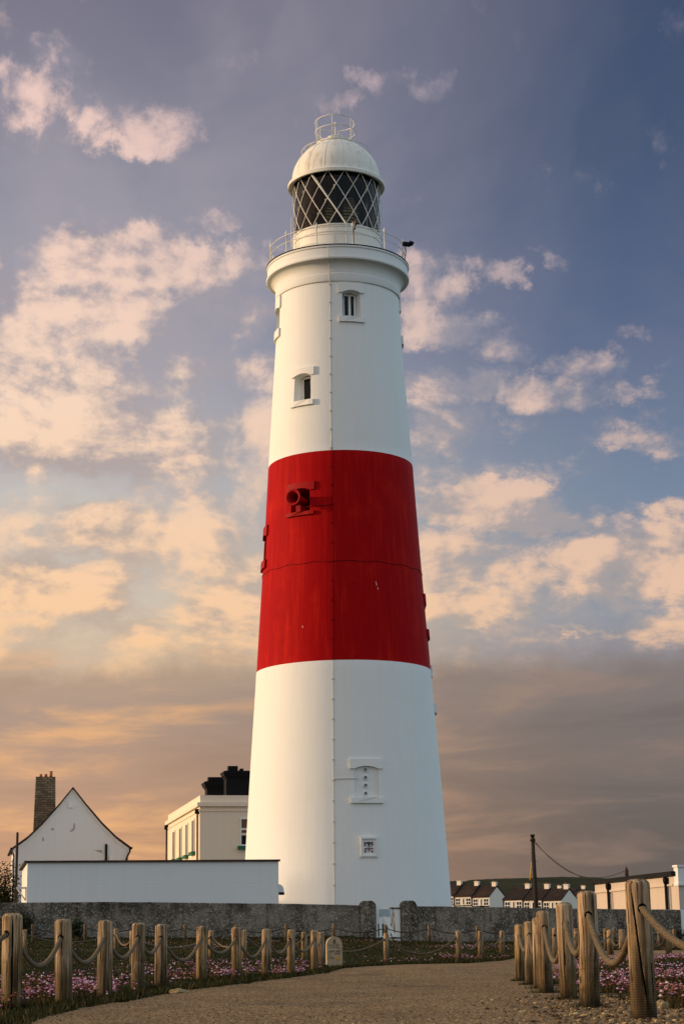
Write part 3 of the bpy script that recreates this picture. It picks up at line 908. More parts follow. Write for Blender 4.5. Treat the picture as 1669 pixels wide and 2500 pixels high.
def lintel_outline(wt, w, zt, zl, rise=.12, ear=.12):
    """flat top, ears at both ends, arch cut out of the underside"""
    pts = [(-wt / 2, zt - ear), (-w / 2, zt - ear)]
    for i in range(9):
        u = -w / 2 + w * i / 8
        pts.append((u, zt - rise * (2 * u / w) ** 2))
    pts += [(w / 2, zt - ear), (wt / 2, zt - ear)]
    pts += [(wt / 2 - wt * i / 8, zl) for i in range(9)]
    out = [pts[0]]
    for p in pts[1:]:
        if abs(p[0] - out[-1][0]) + abs(p[1] - out[-1][1]) > 1e-4: out.append(p)
    return out


for k, q in W.items():
    isred = ZRB < (q['zt'] + q['zb']) / 2 < ZRT
    tm = M['redtrim'] if isred else M['whitetrim']
    g = MB(); patch(g, q['phi'], lintel_outline(q['wt'], q['w'], lz(q['zt']), lz(q['zl'])), rad, -.05, .09)
    g.build('window_lintel', tm, lh)
    g = MB(); patch(g, q['phi'], sub_rect(q['wt'], lz(q['zs']), lz(q['zb'])), rad, -.05, .11)
    g.build('window_sill', tm, lh)
    nrm, tan = radial(q['phi'])
    r = rad((q['zt'] + q['zb']) / 2)
    zb, zt = lz(q['zb']), lz(q['zt'])
    if k == 'blind':
        rf = math.sqrt(r * r - (q['w'] / 2) ** 2) - q['depth']
        for py in (1879, 1898, 1917, 1936.6):
            _, zz = surf(893, py)
            c = nrm * rf + tan * (-.03) + Vector((0, 0, lz(zz)))
            g = MB()
            rot = nrm.to_track_quat('Z', 'Y').to_matrix()
            prof = [(.11, 0), (.11, .055), (.085, .06), (.07, .012), (.0, .012)]
            vs = []; n = 20
            for (a, b) in prof[:-1]:
                for j in range(n):
                    t = 2 * PI * j / n; vs.append(c + rot @ Vector((a * math.cos(t), a * math.sin(t), b)))
            fs = [(i * n + j, i * n + (j + 1) % n, (i + 1) * n + (j + 1) % n, (i + 1) * n + j) for i in range(3) for j in range(n)] + [tuple(range(3 * n, 4 * n))]
            g.add(vs, fs, 0); g.mi[-1] = 1; pt = g.build('porthole', [M['whitetrim'], mat('porthole_shade_grey', (.16, .17, .17), .3, .4)], lh)  # darker disc paints in the shade of a deep porthole
        continue
    wi = q['w'] * .66
    back = r - q['depth']
    fr = MB(); c0 = nrm * (back + .05)
    def bx(mb, u0, u1, z0, z1, d0, d1, mi=0):
        c = nrm * (back + (d0 + d1) / 2) + tan * ((u0 + u1) / 2) + Vector((0, 0, (z0 + z1) / 2))
        mb.box(c, ((u1 - u0) / 2, (d1 - d0) / 2, (z1 - z0) / 2), rz=q['phi'], mi=mi)
    pw = MB()
    top = zt - .10
    if k in 'ah':
        bx(fr, -wi / 2, -wi / 2 + .05, zb, top, .004, .10); bx(fr, wi / 2 - .10, wi / 2, zb, top, .004, .10); bx(fr, -.06, .055, zb, top, .004, .11)
        bx(fr, -wi / 2 + .05, wi / 2 - .1, top - .05, top + .05, .004, .10)
        bx(pw, -wi / 2 + .05, -.06, zb, top - .05, .006, .04); bx(pw, .055, wi / 2 - .10, zb, top - .05, .006, .04)
    elif k == 'c':
        bx(fr, -wi / 2, -wi / 2 + .06, zb, top, .004, .10); bx(fr, wi / 2 - .06, wi / 2, zb, top, .004, .10)
        bx(pw, -wi / 2 + .06, wi / 2 - .06, zb, top, .006, .04)
    else:
        bx(fr, -wi / 2, -wi / 2 + .12, zb, top, .004, .10); bx(fr, wi / 2 - .12, wi / 2, zb, top, .004, .10)
        bx(fr, -wi / 2 + .12, wi / 2 - .12, top - .05, top + .05, .004, .10)
        bx(pw, -wi / 2 + .12, wi / 2 - .12, zb, top - .05, .006, .04)
    f = fr.build('window_frame', tm, lh)
    pw.build('pane', mat('red_recess_shade', (.05, .001, .001), .8, .05) if k == 'c' else M['pane'], f)  # horn window: shade of the recess is put into a near-black red

# fog horn
q = W['c']; nrm, tan = radial(q['phi'])
_, hz_ = surf(733, 1222)
r = rad(hz_)
axis = (nrm + Vector((.05, 0, 0))).normalized(); rot = axis.to_track_quat('Z', 'Y').to_matrix()
c = nrm * (r - .45) + Vector((0, 0, lz(hz_) + .03)) + tan * (-.02)
prof = [(.16, 0), (.17, .5), (.21, .8), (.29, .98), (.40, 1.08), (.42, 1.12), (.40, 1.15), (.30, 1.10), (.24, 1.0), (.21, .8), (.20, .5)]
g = MB(); n = 40; vs = []
for a, b in prof:
    for j in range(n):
        t = 2 * PI * j / n; vs.append(c + rot @ Vector((a * math.cos(t), a * math.sin(t), b)))
g.add(vs, [(i * n + j, i * n + (j + 1) % n, (i + 1) * n + (j + 1) % n, (i + 1) * n + j) for i in range(len(prof) - 1) for j in range(n)], 0, True)
g.tube([c + axis * .49, c + axis * .5], .2, 24, 1)
horn = g.build('fog_horn', [M['redtrim'], M['dark']], lh)
g = MB(); g.box(nrm * (r - .1) + tan * .0 + Vector((0, 0, lz(q['zb']) + .14)), (.13, .28, .16), rz=q['phi']); g.build('horn_bracket', M['redtrim'], lh)

# gallery: neck band, cove, deck
def dz(py): return at(834, py, 92).z
g = MB()
prof = [(3.10, 33.0), (3.20, 33.02), (3.215, 33.05), (3.215, 33.42), (3.19, 33.46), (3.20, 33.52)]
for i in range(13):     # cove
    t = i / 12 * PI / 2
    prof.append((3.20 + .36 * (1 - math.cos(t)), 33.52 + .50 * math.sin(t)))
prof += [(3.60, 34.03), (3.66, 34.05), (3.68, 34.10), (3.68, 34.15), (3.61, 34.17), (3.61, 34.64), (3.66, 34.66), (3.67, 34.73), (3.64, 34.76), (2.0, 34.78)]
g.lathe([(a, lz(b)) for a, b in prof], 160)
g.build('gallery', M['white'], lh, sharp=28)
g = MB(); g.lathe([(3.645, lz(34.765)), (3.685, lz(34.765)), (3.685, lz(34.80)), (3.3, lz(34.805))], 120)
g.build('gallery_edge', M['black'], lh)
# murette under the glazing
g = MB()
g.lathe([(a, lz(b)) for a, b in [(2.27, 34.78), (2.27, 36.0), (2.31, 36.02), (2.31, 36.10), (2.27, 36.12), (2.27, 36.35), (2.32, 36.38), (2.32, 36.44), (2.20, 36.45)]], 96)
g.build('lantern_base', M['ironwhite'], lh, sharp=28)
# gallery railing
rr = 3.50; z0, z1 = 34.79, 35.92
rail = MB()
for zz, rad_ in ((z1 - .13, .022), (z0 + .60, .018), (z0 + .08, .016)):
    ring = [(rr * math.sin(2 * PI * i / 96), -rr * math.cos(2 * PI * i / 96), lz(zz)) for i in range(97)]
    rail.tube(ring, rad_, 6, caps=False)
railing = rail.build('gallery_railing', M['ironwhite'], lh)
for k in range(12):
    d, t = radial(R(13 + 30 * k)); p = d * rr
    g = MB()
    g.lathe([(.05, 0), (.05, .10), (.033, .12), (.03, .95), (.055, .97), (.055, 1.03), (.03, 1.05), (.05, 1.08), (.065, 1.12), (.05, 1.17), (.02, 1.2), (.012, 1.27), (.0, 1.28)], 10, (p.x, p.y, lz(z0)))
    g.build('railing_post', M['ironwhite'], railing)
# floodlight and camera fixed to the rail
d, t = radial(R(73)); p = d * (rr + .12)
g = MB(); g.box(p + Vector((.10, 0, lz(35.72))), (.20, .10, .09), rz=.4); g.tube([p + Vector((.3, -.02, lz(35.66))), p + Vector((.36, -.03, lz(35.83)))], [.10, .14], 10)
g.tube([p + Vector((.02, 0, lz(35.7))), p + Vector((.06, 0, lz(35.3))), p + Vector((-.02, 0, lz(34.85)))], .018, 6)
g.build('floodlight', M['black'], lh)
d, t = radial(R(15)); p = d * (rr - .15)
g = MB(); g.tube([p + Vector((0, 0, lz(35.7))), p + Vector((.09, 0, lz(36.0)))], .045, 8); g.lathe([(.07, 0), (.09, .04), (.09, .24), (.05, .3), (0, .32)], 12, (p.x + .1, p.y, lz(35.98)))
g.tube([p + Vector((-.03, 0, lz(34.85))), p + Vector((-.03, 0, lz(35.7)))], .02, 6)
g.build('camera_unit', M['bronze'], lh)

# glazing
zg0, zg1, rg = 36.42, 39.38, 2.235
g = MB(); g.lathe([(rg - .03, lz(zg0)), (rg - .03, lz(zg1))], 96)
g.build('lantern_glass', M['glass'], lh)
g = MB(); NB = 16
for k in range(NB):
    for sgn in (1, -1):
        a0 = R(360 / NB * k + 11.5); pts = []
        for i in range(17):
            a = a0 + sgn * i / 16 * R(720 / NB)
            pts.append((rg * math.sin(a), -rg * math.cos(a), lz(zg1 - (zg1 - zg0) * i / 16)))
        g.tube(pts, .023, 6)
g.build('glazing_bars', M['ironwhite'], lh)
g = MB()
for k in range(NB):                                   # little grab handles on the bars
    for fz in (.32, .57, .8):
        a = R(360 / NB * k + 11.5) - fz * R(720 / NB); z = zg1 - (zg1 - zg0) * fz
        d, t = radial(a)
        if k % 2: continue
        pts = [d * rg + Vector((0, 0, lz(z) - .11)), d * (rg + .09) + Vector((0, 0, lz(z) - .09)), d * (rg + .09) + Vector((0, 0, lz(z) + .09)), d * rg + Vector((0, 0, lz(z) + .11))]
        g = MB(); g.tube(pts, .012, 5); g.build('grab_handle', M['ironwhite'], lh)
# outside ladder rail, follows a bar then drops down the base
g = MB(); pts = []
for i in range(9):
    a = R(-33.5) + i / 8 * R(45); pts.append(((rg + .09) * math.sin(a), -(rg + .09) * math.cos(a), lz(zg1 - .1 - (zg1 - zg0 - .1) * i / 8)))
pts.append((pts[-1][0], pts[-1][1], lz(34.8)))
g.tube(pts, .035, 6); g.build('ladder_rail', M['ironwhite'], lh)
for a, zb_, zt_ in ((-84, 34.8, 37.6), (86, 34.8, 38.2), (-63, 34.8, 36.4)):
    g = MB(); d, t = radial(R(a)); g.tube([d * (rg + .14) + Vector((0, 0, lz(zb_))), d * (rg + .14) + Vector((0, 0, lz(zt_)))], .018, 5)
    g.build('ladder_rail', M['ironwhite'], lh)
# inside: lens, dark screen added at the rear to keep sky from showing through
g = MB()
for s in (-1, 1):
    cx = s * .52
    for k in range(11):
        z = 37.0 + k * .155; rr2 = .62 - .045 * abs(k - 5)
        g.lathe([(rr2 - .05, z - .06 - LZ), (rr2 + .05, z - .01 - LZ), (rr2 - .03, z + .05 - LZ)], 28, (cx, -.1, 0))
g.build('lens', M['lens'], lh, sharp=20)
g = MB(); g.lathe([(.95, lz(36.45)), (.95, lz(36.85)), (.7, lz(36.86))], 32); g.lathe([(.4, lz(36.8)), (.4, lz(39.3))], 24)
g.build('lens_pedestal', M['dark'], lh)
g = MB(); n = 60; vs = []
for i in range(n + 1):
    a = R(128) + i / n * R(212); rr3 = rg - .25 + .03 * math.sin(i * 1.9)
    for z in (zg0, zg1): vs.append((rr3 * math.sin(a), -rr3 * math.cos(a), lz(z)))
g.add(vs, [(2 * i, 2 * i + 2, 2 * i + 3, 2 * i + 1) for i in range(n)], 0, True)
g.build('lantern_back_screen', mat('brown_back_screen', (.035, .022, .012), .8, .1), lh)
g = MB(); g.lathe([(0.01, lz(39.37)), (2.2, lz(39.37)), (2.2, lz(39.39)), (.01, lz(39.39))], 48); g.build('lantern_ceiling', M['dark'], lh)
g = MB(); g.lathe([(0.01, lz(36.42)), (2.2, lz(36.42)), (2.2, lz(36.40)), (.01, lz(36.40))], 48)
g.build('lantern_floor', M['dark'], lh)
# dome
g = MB()
prof = [(2.25, 39.36), (2.28, 39.30), (2.46, 39.22), (2.52, 39.24), (2.53, 39.40), (2.47, 39.46), (2.36, 39.50), (2.33, 39.56)]
for i in range(1, 15):
    t = i / 15 * R(66)
    prof.append((2.32 * math.cos(t) * 1.0, 39.56 + 2.32 * math.sin(t) * 0.98))
prof += [(.98, 41.66), (1.02, 41.68), (1.02, 41.74), (.9, 41.78), (.62, 41.90), (.44, 41.94), (.44, 42.06), (.47, 42.08), (.45, 42.12), (.2, 42.15), (.01, 42.16)]
g.lathe([(a, lz(b)) for a, b in prof], 96)
dome = g.build('dome', M['ironwhite'], lh, sharp=28)
g = MB()
for k in range(16):           # riveted seams
    a = R(22.5 * k + 8)
    pts = []
    for i in range(12):
        t = i / 11 * R(60); q_ = 2.325 * math.cos(t); pts.append((q_ * math.sin(a), -q_ * math.cos(a), lz(39.56 + 2.32 * math.sin(t) * .98)))
    g.tube(pts, .012, 4)
g.build('dome_seams', M['ironwhite'], dome)
g = MB()
ring = [(1.80 * math.sin(2 * PI * i / 72), -1.80 * math.cos(2 * PI * i / 72), lz(41.27)) for i in range(73)]
g.tube(ring, .018, 6, caps=False)
for k in range(16):
    d, t = radial(R(22.5 * k)); g.tube([d * 1.80 + Vector((0, 0, lz(41.27))), d * 1.62 + Vector((0, 0, lz(41.10)))], .015, 5)
g.build('dome_handrail', M['ironwhite'], dome)
g = MB()
for zz, q_ in ((42.98, 1.05), (42.42, 1.05)):
    ring = [(q_ * math.sin(2 * PI * i / 64), -q_ * math.cos(2 * PI * i / 64), lz(zz)) for i in range(65)]
    g.tube(ring, .026, 6, caps=False)
for a in (-9, 51, 66, 126, 171, 231, 276, 292):
    d, t = radial(R(a)); g.tube([d * .97 + Vector((0, 0, lz(41.72))), d * 1.05 + Vector((0, 0, lz(42.98)))], .018, 6)
g.build('top_railing', M['ironwhite'], lh)
g = MB(); g.lathe([(.05, 0), (.035, .05), (.035, .7), (.06, .72), (.07, .8), (.04, .87), (.0, .9)], 10, (0, 0, lz(42.15)))
g.tube([(-.45, .2, lz(42.05)), (-.7, .3, lz(42.25)), (-.95, .3, lz(42.5))], .02, 6)
g.build('vent_finial', M['ironwhite'], lh)
g = MB(); p = (-1.02, .1)
g.tube([(p[0], p[1], lz(41.9)), (p[0], p[1], lz(42.95)), (p[0] - .0, p[1], lz(43.3))], [.03, .028, .012], 6); g.tube([(p[0], p[1], lz(43.3)), (p[0] + .01, p[1], lz(43.62))], .008, 5)
g.box((p[0] - .18, p[1], lz(41.75)), (.22, .15, .02))
g.build('aerial', M['conduit'], lh)

# conduit down the front, with clips and side branches
g = MB(); pts = []
for z in np.arange(0.8, 33.0, .5):
    a = R(-6.6) if z < 25 else R(-6.9)
    d, t = radial(a); pts.append(d * (rad(z) + .015) + Vector((0, 0, lz(z))))
for (rz_, zz) in ((3.24, 33.1), (3.26, 33.5), (3.40, 33.9), (3.72, 34.1), (3.66, 34.2), (3.66, 34.7), (3.6, 34.85)):
    d, t = radial(R(-6.9)); pts.append(d * rz_ + Vector((0, 0, lz(zz))))
mats_c = [M['conduit'], mat('red_painted_conduit', (.24, .002, .003), .7, .05)]
i0 = [i for i, z in enumerate(np.arange(0.8, 33.0, .5)) if ZRB < z < ZRT]
g.tube(pts[:i0[0] + 1], .018, 6, 0); g.tube(pts[i0[0]:i0[-1] + 2], .018, 6, 1); g.tube(pts[i0[-1] + 1:], .022, 6, 0)
for z in np.arange(1.5, 33, .95):
    d, t = radial(R(-6.6 if z < 25 else -6.9)); g.box(d * (rad(z) + .03) + Vector((0, 0, lz(z))), (.055, .03, .025), rz=R(-6.6), mi=1 if ZRB < z < ZRT else 0)
def arc(z, a0, a1, rr_=.02, mi=0, dz_=0.0):
    pts = []
    for i in range(25):
        a = a0 + (a1 - a0) * i / 24; d, t = radial(a); pts.append(d * (rad(z) + .02) + Vector((0, 0, lz(z + dz_ * i / 24))))
    g.tube(pts, rr_, 6, mi)
_, zc1 = surf(800, 1233); arc(zc1, R(-26), R(-6.6), .018, 1)
_, zc2 = surf(845, 1901); arc(zc2, R(-6.6), R(7.5), .02, 0)
g.build('cable_conduit', mats_c, lh)
_, zc = surf(834, 1369)
g = MB(); pts = [((rad(zc) + .012) * math.sin(2 * PI * i / 120), -(rad(zc) + .012) * math.cos(2 * PI * i / 120), lz(zc) + .03 * math.sin(i * .9)) for i in range(121)]
g.tube(pts, .014, 6, caps=False); g.build('cable_ring', mat('dark_red_cable', (.11, .002, .004), .7, .1), lh)
# paint chips on the red band
for (px, py, h) in ((917, 1420, .20), (921, 1434, .10), (738, 1528, .10)):
    g = MB(); ph, z = surf(px, py); patch(g, ph, [(-.01, lz(z)), (.012, lz(z)), (.045, lz(z) - h), (.03, lz(z) - h)], rad, -.01, .006)
    g.build('paint_chip', M['whitetrim'], lh)

# square emblem plaque
ph, zc = surf(899, 2068); nrm, tan = radial(ph); r = rad(zc)
cz = lz(zc); og = nrm * (r - .02) + Vector((0, 0, cz)); upv = Vector((0, 0, 1))
pq = MB()
hw, hh = .415, .47
for (a, t1) in ((.0, .10), (.05, .13), (.10, .07)):
    x0, y0, x1, y1 = hw - a, hh - a, hw - a - .05, hh - a - .05
    for (u0, u1, v0, v1) in ((-x0, x0, y1, y0), (-x0, x0, -y0, -y1), (-x0, -x1, -y1, y1), (x1, x0, -y1, y1)):
        pq.prism([(u0, v0), (u1, v0), (u1, v1), (u0, v1)], og, tan, upv, nrm, 0, t1)
pq.prism([(-.3, -.35), (.3, -.35), (.3, .35), (-.3, .35)], og, tan, upv, nrm, 0, .045)
plq = pq.build('emblem_plaque', M['whitetrim'], lh)
em = MB()
def shp(pts, mi, t=.075): em.prism(pts, og, tan, upv, nrm, .04, t, mi)
for (u, v) in ((-.17, .19), (-.165, .09), (-.16, -.09), (-.155, -.2), (.17, .19), (.165, .10), (.16, -.07), (.165, -.2)):
    shp([(u + .042 * math.cos(i * PI / 3), v + .045 * math.sin(i * PI / 3)) for i in range(6)], 0)
shp([(-.10, .16), (.12, .16), (.13, .22), (.03, .22), (.0, .25), (-.03, .22), (-.12, .21)], 1, .08)
shp([(-.12, .20), (-.05, .20), (-.06, .15), (-.12, .14)], 0, .085)
shp([(-.05, .07), (.06, .07), (.09, .10), (.03, .16), (-.03, .13)], 1, .08)
shp([(-.12, .05), (.14, .05), (.14, -.13), (.01, -.24), (-.12, -.13)], 2, .07)
shp([(-.005, .05), (.025, .05), (.025, -.22), (-.005, -.22)], 0, .085)
shp([(-.12, -.05), (.14, -.05), (.14, -.08), (-.12, -.08)], 0, .083)
for (u, v) in ((-.065, .005), (.085, .005), (-.055, -.13), (.075, -.13)):
    shp([(u - .03, v - .015), (u + .03, v - .015), (u + .03, v + .01), (u, v + .035), (u - .03, v + .01)], 1, .082)
em.build('emblem', [M['badgered'], M['badgegreen'], M['whitetrim']], plq)

# ------------------------------------------------------------------ garden wall, pillars, gate
A11 = math.atan(0.20)
wd = Vector((math.cos(A11), math.sin(A11), 0))       # direction along the walls
wn = Vector((math.sin(A11), -math.cos(A11), 0))      # towards the camera


def wall_pt(px, py):
    """point of the wall plane seen at a photo point"""
    Y = 84.0
    for _ in range(8):
        p = at(px, py, Y); Y = wall_Y(p.x)
    return p


def wall_seg(name, label, tops, px_end_ext=0):
    mb = MB(); P = [wall_pt(*t) for t in tops]
    if px_end_ext: P[0] = P[0] - wd * px_end_ext
    n = 90
    L0 = (P[-1] - P[0]).length
    vs = []
    ds = [(p - P[0]).length for p in P]
    for i in range(n + 1):
        s_ = L0 * i / n
        x = np.interp(s_, ds, [p.x for p in P]); y = np.interp(s_, ds, [p.y for p in P]); z = np.interp(s_, ds, [p.z for p in P])
        z += mnoise.noise(Vector((x * .8, 0, 1))) * .02 + mnoise.noise(Vector((x * 4, 0, 1))) * .008
        b = Vector((x, y, 0)); zb_ = -.2
        for off, zz in ((.0, zb_), (.0, z - .03), (-.03, z), (-.22, z), (-.25, z - .03), (-.25, zb_)):
            q_ = b + wn * off; vs.append((q_.x, q_.y, zz))
    fs = [(i * 6 + j, (i + 1) * 6 + j, (i + 1) * 6 + j + 1, i * 6 + j + 1) for i in range(n) for j in range(5)]
    fs += [tuple(range(6)), tuple(n * 6 + j for j in range(5, -1, -1))]
    mb.add(vs, fs, 0, False)
    o = mb.build(name, M['roughcast'])
    tag(o, label, 'wall')
    return P


PWL = wall_seg('garden_wall', 'long speckled grey roughcast wall left of the white gate', [(0, 2200.5), (300, 2202), (680, 2206), (878, 2210)], 12)
PWR = wall_seg('garden_wall', 'speckled grey roughcast wall from the white gate to the right', [(1015, 2212), (1090, 2213), (1400, 2218), (1658, 2221)], 0)


def pillar(px0, px1, pytop, label):
    a = wall_pt(px0, pytop); b = wall_pt(px1, pytop); w = (b - a).length
    top = a.z; c = .12
    mb = MB()
    out = [(0, -.2), (w, -.2), (w, top - .20), (w - .05, top - .09), (w - .17, top), (.17, top), (.06, top - .08), (0, top - .20)]
    mb.prism(out, Vector((a.x, a.y, 0)), wd, (0, 0, 1), wn, -.36, .10)
    o = mb.build('gate_pillar', M['roughcast']); tag(o, label, 'pillar', 'pillars beside the gate')
pillar(878.5, 916, 2199.5, 'squat roughcast pillar with rounded top on the left of the white gate')
pillar(978, 1015.5, 2199, 'squat roughcast pillar with rounded top on the right of the white gate')
# white end wall at far right
a = wall_pt(1660, 2221); b = wall_pt(1760, 2223)
mb = MB(); w_ = (b - a).length
mb.prism([(0, -.2), (w_, -.2), (w_, a.z), (0, a.z)], Vector((a.x, a.y, 0)) + wn * .01, wd, (0, 0, 1), wn, -.26, .0)
tag(mb.build('garden_wall', M['annex']), 'white painted wall end at the far right behind the posts', 'wall')

gate = thing('gate', 'white picket gate with a diagonal brace between two roughcast pillars', 'gate', wall_pt(916, 2290))
go = gate.location.copy()
def gp(px, py): return wall_pt(px, py) - go
def gbar(mb, x0, x1, y0, y1, d0, d1, mi=0):
    a = gp(x0, y1); b = gp(x1, y0); u = (b - a); w = Vector((u.x, u.y, 0)).length
    mb.prism([(0, 0), (w, 0), (w, b.z - a.z), (0, b.z - a.z)], a, wd, (0, 0, 1), wn, d0, d1, mi)
for (x0, x1, yt) in ((917, 922, 2215), (927, 932, 2216), (938, 943, 2212), (947.5, 952.5, 2210), (965.5, 971, 2206), (972.5, 976.5, 2212)):
    g = MB(); gbar(g, x0, x1, yt, 2297, -.10, -.07); g.build('picket', M['gatewhite'], gate)
g = MB(); gbar(g, 957, 962.5, 2214, 2298, -.10, -.065); g.build('picket', M['rust'], gate)['label'] = 'rust stained yellowish picket'
for yy in (2232, 2285):
    g = MB(); gbar(g, 917, 976.5, yy, yy + 6, -.14, -.10); g.build('gate_rail', M['gatewhite'], gate)
g = MB(); a = gp(933, 2236); b = gp(968, 2287); dd = Vector((b.x - a.x, b.y - a.y, 0)).length
g.prism([(0, 0), (.16, 0), (dd, b.z - a.z), (dd - .16, b.z - a.z)], a, wd, (0, 0, 1), wn, -.07, -.045); g.build('brace', M['gatewhite'], gate)
for (y0, y1) in ((2215.5, 2218.5), (2288, 2291)):
    g = MB(); gbar(g, 951, 978, y0, y1, -.07, -.03); g.build('hinge', M['black'], gate)
g = MB(); gbar(g, 926, 952, 2219.5, 2237.5, -.065, -.045); g.build('notice_panel', mat('pale_blue_panel', (.36, .45, .48), .4, .3), gate)
# green plinth board behind the gate
mb = MB(); a = wall_pt(916, 2288) ; b = wall_pt(979, 2254)
mb.prism([(0, 0), ((b - a).length, 0), ((b - a).length, b.z - a.z), (0, b.z - a.z)], a, wd, (0, 0, 1), wn, -.55, -.5)
tag(mb.build('plinth_board', M['darkgreen']), 'dark green board standing low behind the white gate', 'board')

# ------------------------------------------------------------------ buildings
def frame_at(origin, rz):
    return Vector((math.cos(rz), math.sin(rz), 0)), Vector((-math.sin(rz), math.cos(rz), 0))


# annex: long flat white shed right behind the wall
a = at(68, 2101.6, 82.4); W_AN = (at(679, 2099, 84.6) - a).length; ux, uy = frame_at(a, A11)
an = thing('annex', 'long low flat-roofed white outbuilding behind the roughcast wall', 'outbuilding', (a.x, a.y, .7), A11)
hh = a.z - .7 - .08
mb = MB(); mb.prism([(0, 0), (W_AN, 0), (W_AN, 1.0), (1.3, 1.0), (1.3, 7.6), (0, 7.6)], (0, 0, 0), (1, 0, 0), (0, 1, 0), (0, 0, 1), 0, hh); mb.build('wall', M['annex'], an)
mb = MB(); mb.prism([(-.14, -.1), (W_AN + .07, -.1), (W_AN + .07, 1.1), (1.4, 1.1), (1.4, 7.7), (-.14, 7.7)], (0, 0, 0), (1, 0, 0), (0, 1, 0), (0, 0, 1), hh, hh + .08); mb.build('roof', M['roof'], an)
# hooded lamp on its right end
hz0 = at(686, 2182, 84.5).z - .7; 
mb = MB(); out = [(0, 0), (.27, 0), (.27, .16)] + [(.27 * math.cos(t), .16 + .27 * math.sin(t)) for t in np.linspace(0.15, PI / 2, 8)]
mb.prism(out, (W_AN, .35, hz0), (1, 0, 0), (0, 0, 1), (0, 1, 0), -.16, .16); lamp = mb.build('wall_lamp', M['annex'], an)
mb = MB(); mb.box((W_AN + .135, .35, hz0 + .02), (.15, .18, .055)); mb.build('lamp_underside', M['black'], lamp)  # black slab along the bottom of the lamp
# bracket on its left end
mb = MB(); mb.box((-.22, .4, hh - 1.05), (.22, .05, .04)); mb.tube([(-.02, .4, hh - 1.6), (-.4, .4, hh - 1.08)], .03, 6); mb.box((-.03, .4, hh - 1.3), (.025, .06, .3)); mb.build('bracket', M['conduit'], an)

# gabled house
YH = 133.0
ap = at(174, 1921, YH); el_ = at(28, 2071, YH); er = at(310, 2071, YH)
half = (er.x - el_.x) / 2 / math.cos(A11) * 1.0
ho = thing('gabled_house', 'white gabled house with a steep curved-eaves roof and tall stone chimney', 'house', ((el_.x + er.x) / 2 + .2, YH, 1.0), A11)
he = el_.z - 1.0; ha = ap.z - 1.0
HL = 9.0
# roof line: steep at the top, kicking out at the eaves
prof_h = [(0, ha), (.22 * half, ha - (ha - he) * .27), (.5 * half, ha - (ha - he) * .585), (.74 * half, ha - (ha - he) * .815), (1.0 * half, he)]
wl = half * .955
wall_out = [(-wl, 0), (wl, 0)] + [(min(x, wl), z - .16) for x, z in reversed(prof_h)] + [(max(-x, -wl), z - .16) for x, z in prof_h[1:]]
mb = MB(); mb.prism(wall_out, (0, 0, 0), (1, 0, 0), (0, 0, 1), (0, 1, 0), 0, HL); mb.build('wall', M['annex'], ho)
mb = MB()
for s in (-1, 1):
    up_ = [(s * x, z) for x, z in prof_h]; lo_ = [(s * x, z - .13) for x, z in prof_h]
    for i in range(len(prof_h) - 1):
        q_ = [up_[i], up_[i + 1], lo_[i + 1], lo_[i]]
        mb.prism(q_, (0, 0, 0), (1, 0, 0), (0, 0, 1), (0, 1, 0), -.16, HL + .1)
roof = mb.build('roof', M['roof'], ho)
mb = MB()
for s in (-1, 1):
    pr2 = [(s * x * .985, z - .14) for x, z in prof_h]; pr3 = [(s * x * .985, z - .36) for x, z in prof_h]
    for i in range(len(prof_h) - 1):
        mb.prism([pr2[i], pr2[i + 1], pr3[i + 1], pr3[i]], (0, 0, 0), (1, 0, 0), (0, 0, 1), (0, 1, 0), -.05, .0)
mb.build('bargeboard', M['whitetrim'], ho)
# chimney on the left slope
cb = at(112, 2010, YH + 5); ct = at(112, 1896, YH + 5)
inv = ho.matrix_world.inverted() if False else Matrix.Translation(ho.location) @ Matrix.Rotation(A11, 4, 'Z')
inv = inv.inverted()
cbl = inv @ cb; ctl = inv @ ct
kx = (YH + 5) / F_PX
mb = MB()
zb_, zt_ = he + .3, ctl.z
xl_t, xr_t = (inv @ at(88.5, 1896, YH + 5)).x, (inv @ at(136.5, 1896, YH + 5)).x
xl_b, xr_b = (inv @ at(81, 2022, YH + 5)).x, xr_t + .1
y0 = cbl.y
vs = [(xl_b, y0, zb_), (xr_b, y0, zb_), (xr_b, y0 + .9, zb_), (xl_b, y0 + .9, zb_), (xl_t, y0 + .1, zt_), (xr_t, y0 + .1, zt_), (xr_t, y0 + .8, zt_), (xl_t, y0 + .8, zt_)]
fsb = [(0, 3, 2, 1), (4, 5, 6, 7), (0, 1, 5, 4), (1, 2, 6, 5), (2, 3, 7, 6), (3, 0, 4, 7)]
mb.add(vs, fsb); chm = mb.build('chimney', M['brick'], roof)
for i, px in enumerate((101, 113.5, 126)):
    c_ = inv @ at(px, 1896, YH + 5)
    g = MB(); g.lathe([(.11, 0), (.12, .06), (.10, .1), (.10, .22 if i < 2 else .34)], 12, (c_.x, y0 + .45, zt_), close=True)
    if i == 2: g.lathe([(.14, .38), (.14, .42)], 12, (c_.x, y0 + .45, zt_), close=True); g.tube([(c_.x, y0 + .45, zt_ + .3), (c_.x, y0 + .45, zt_ + .4)], .05, 6)
    g.build('chimney_pot', M['terracotta'], roof)
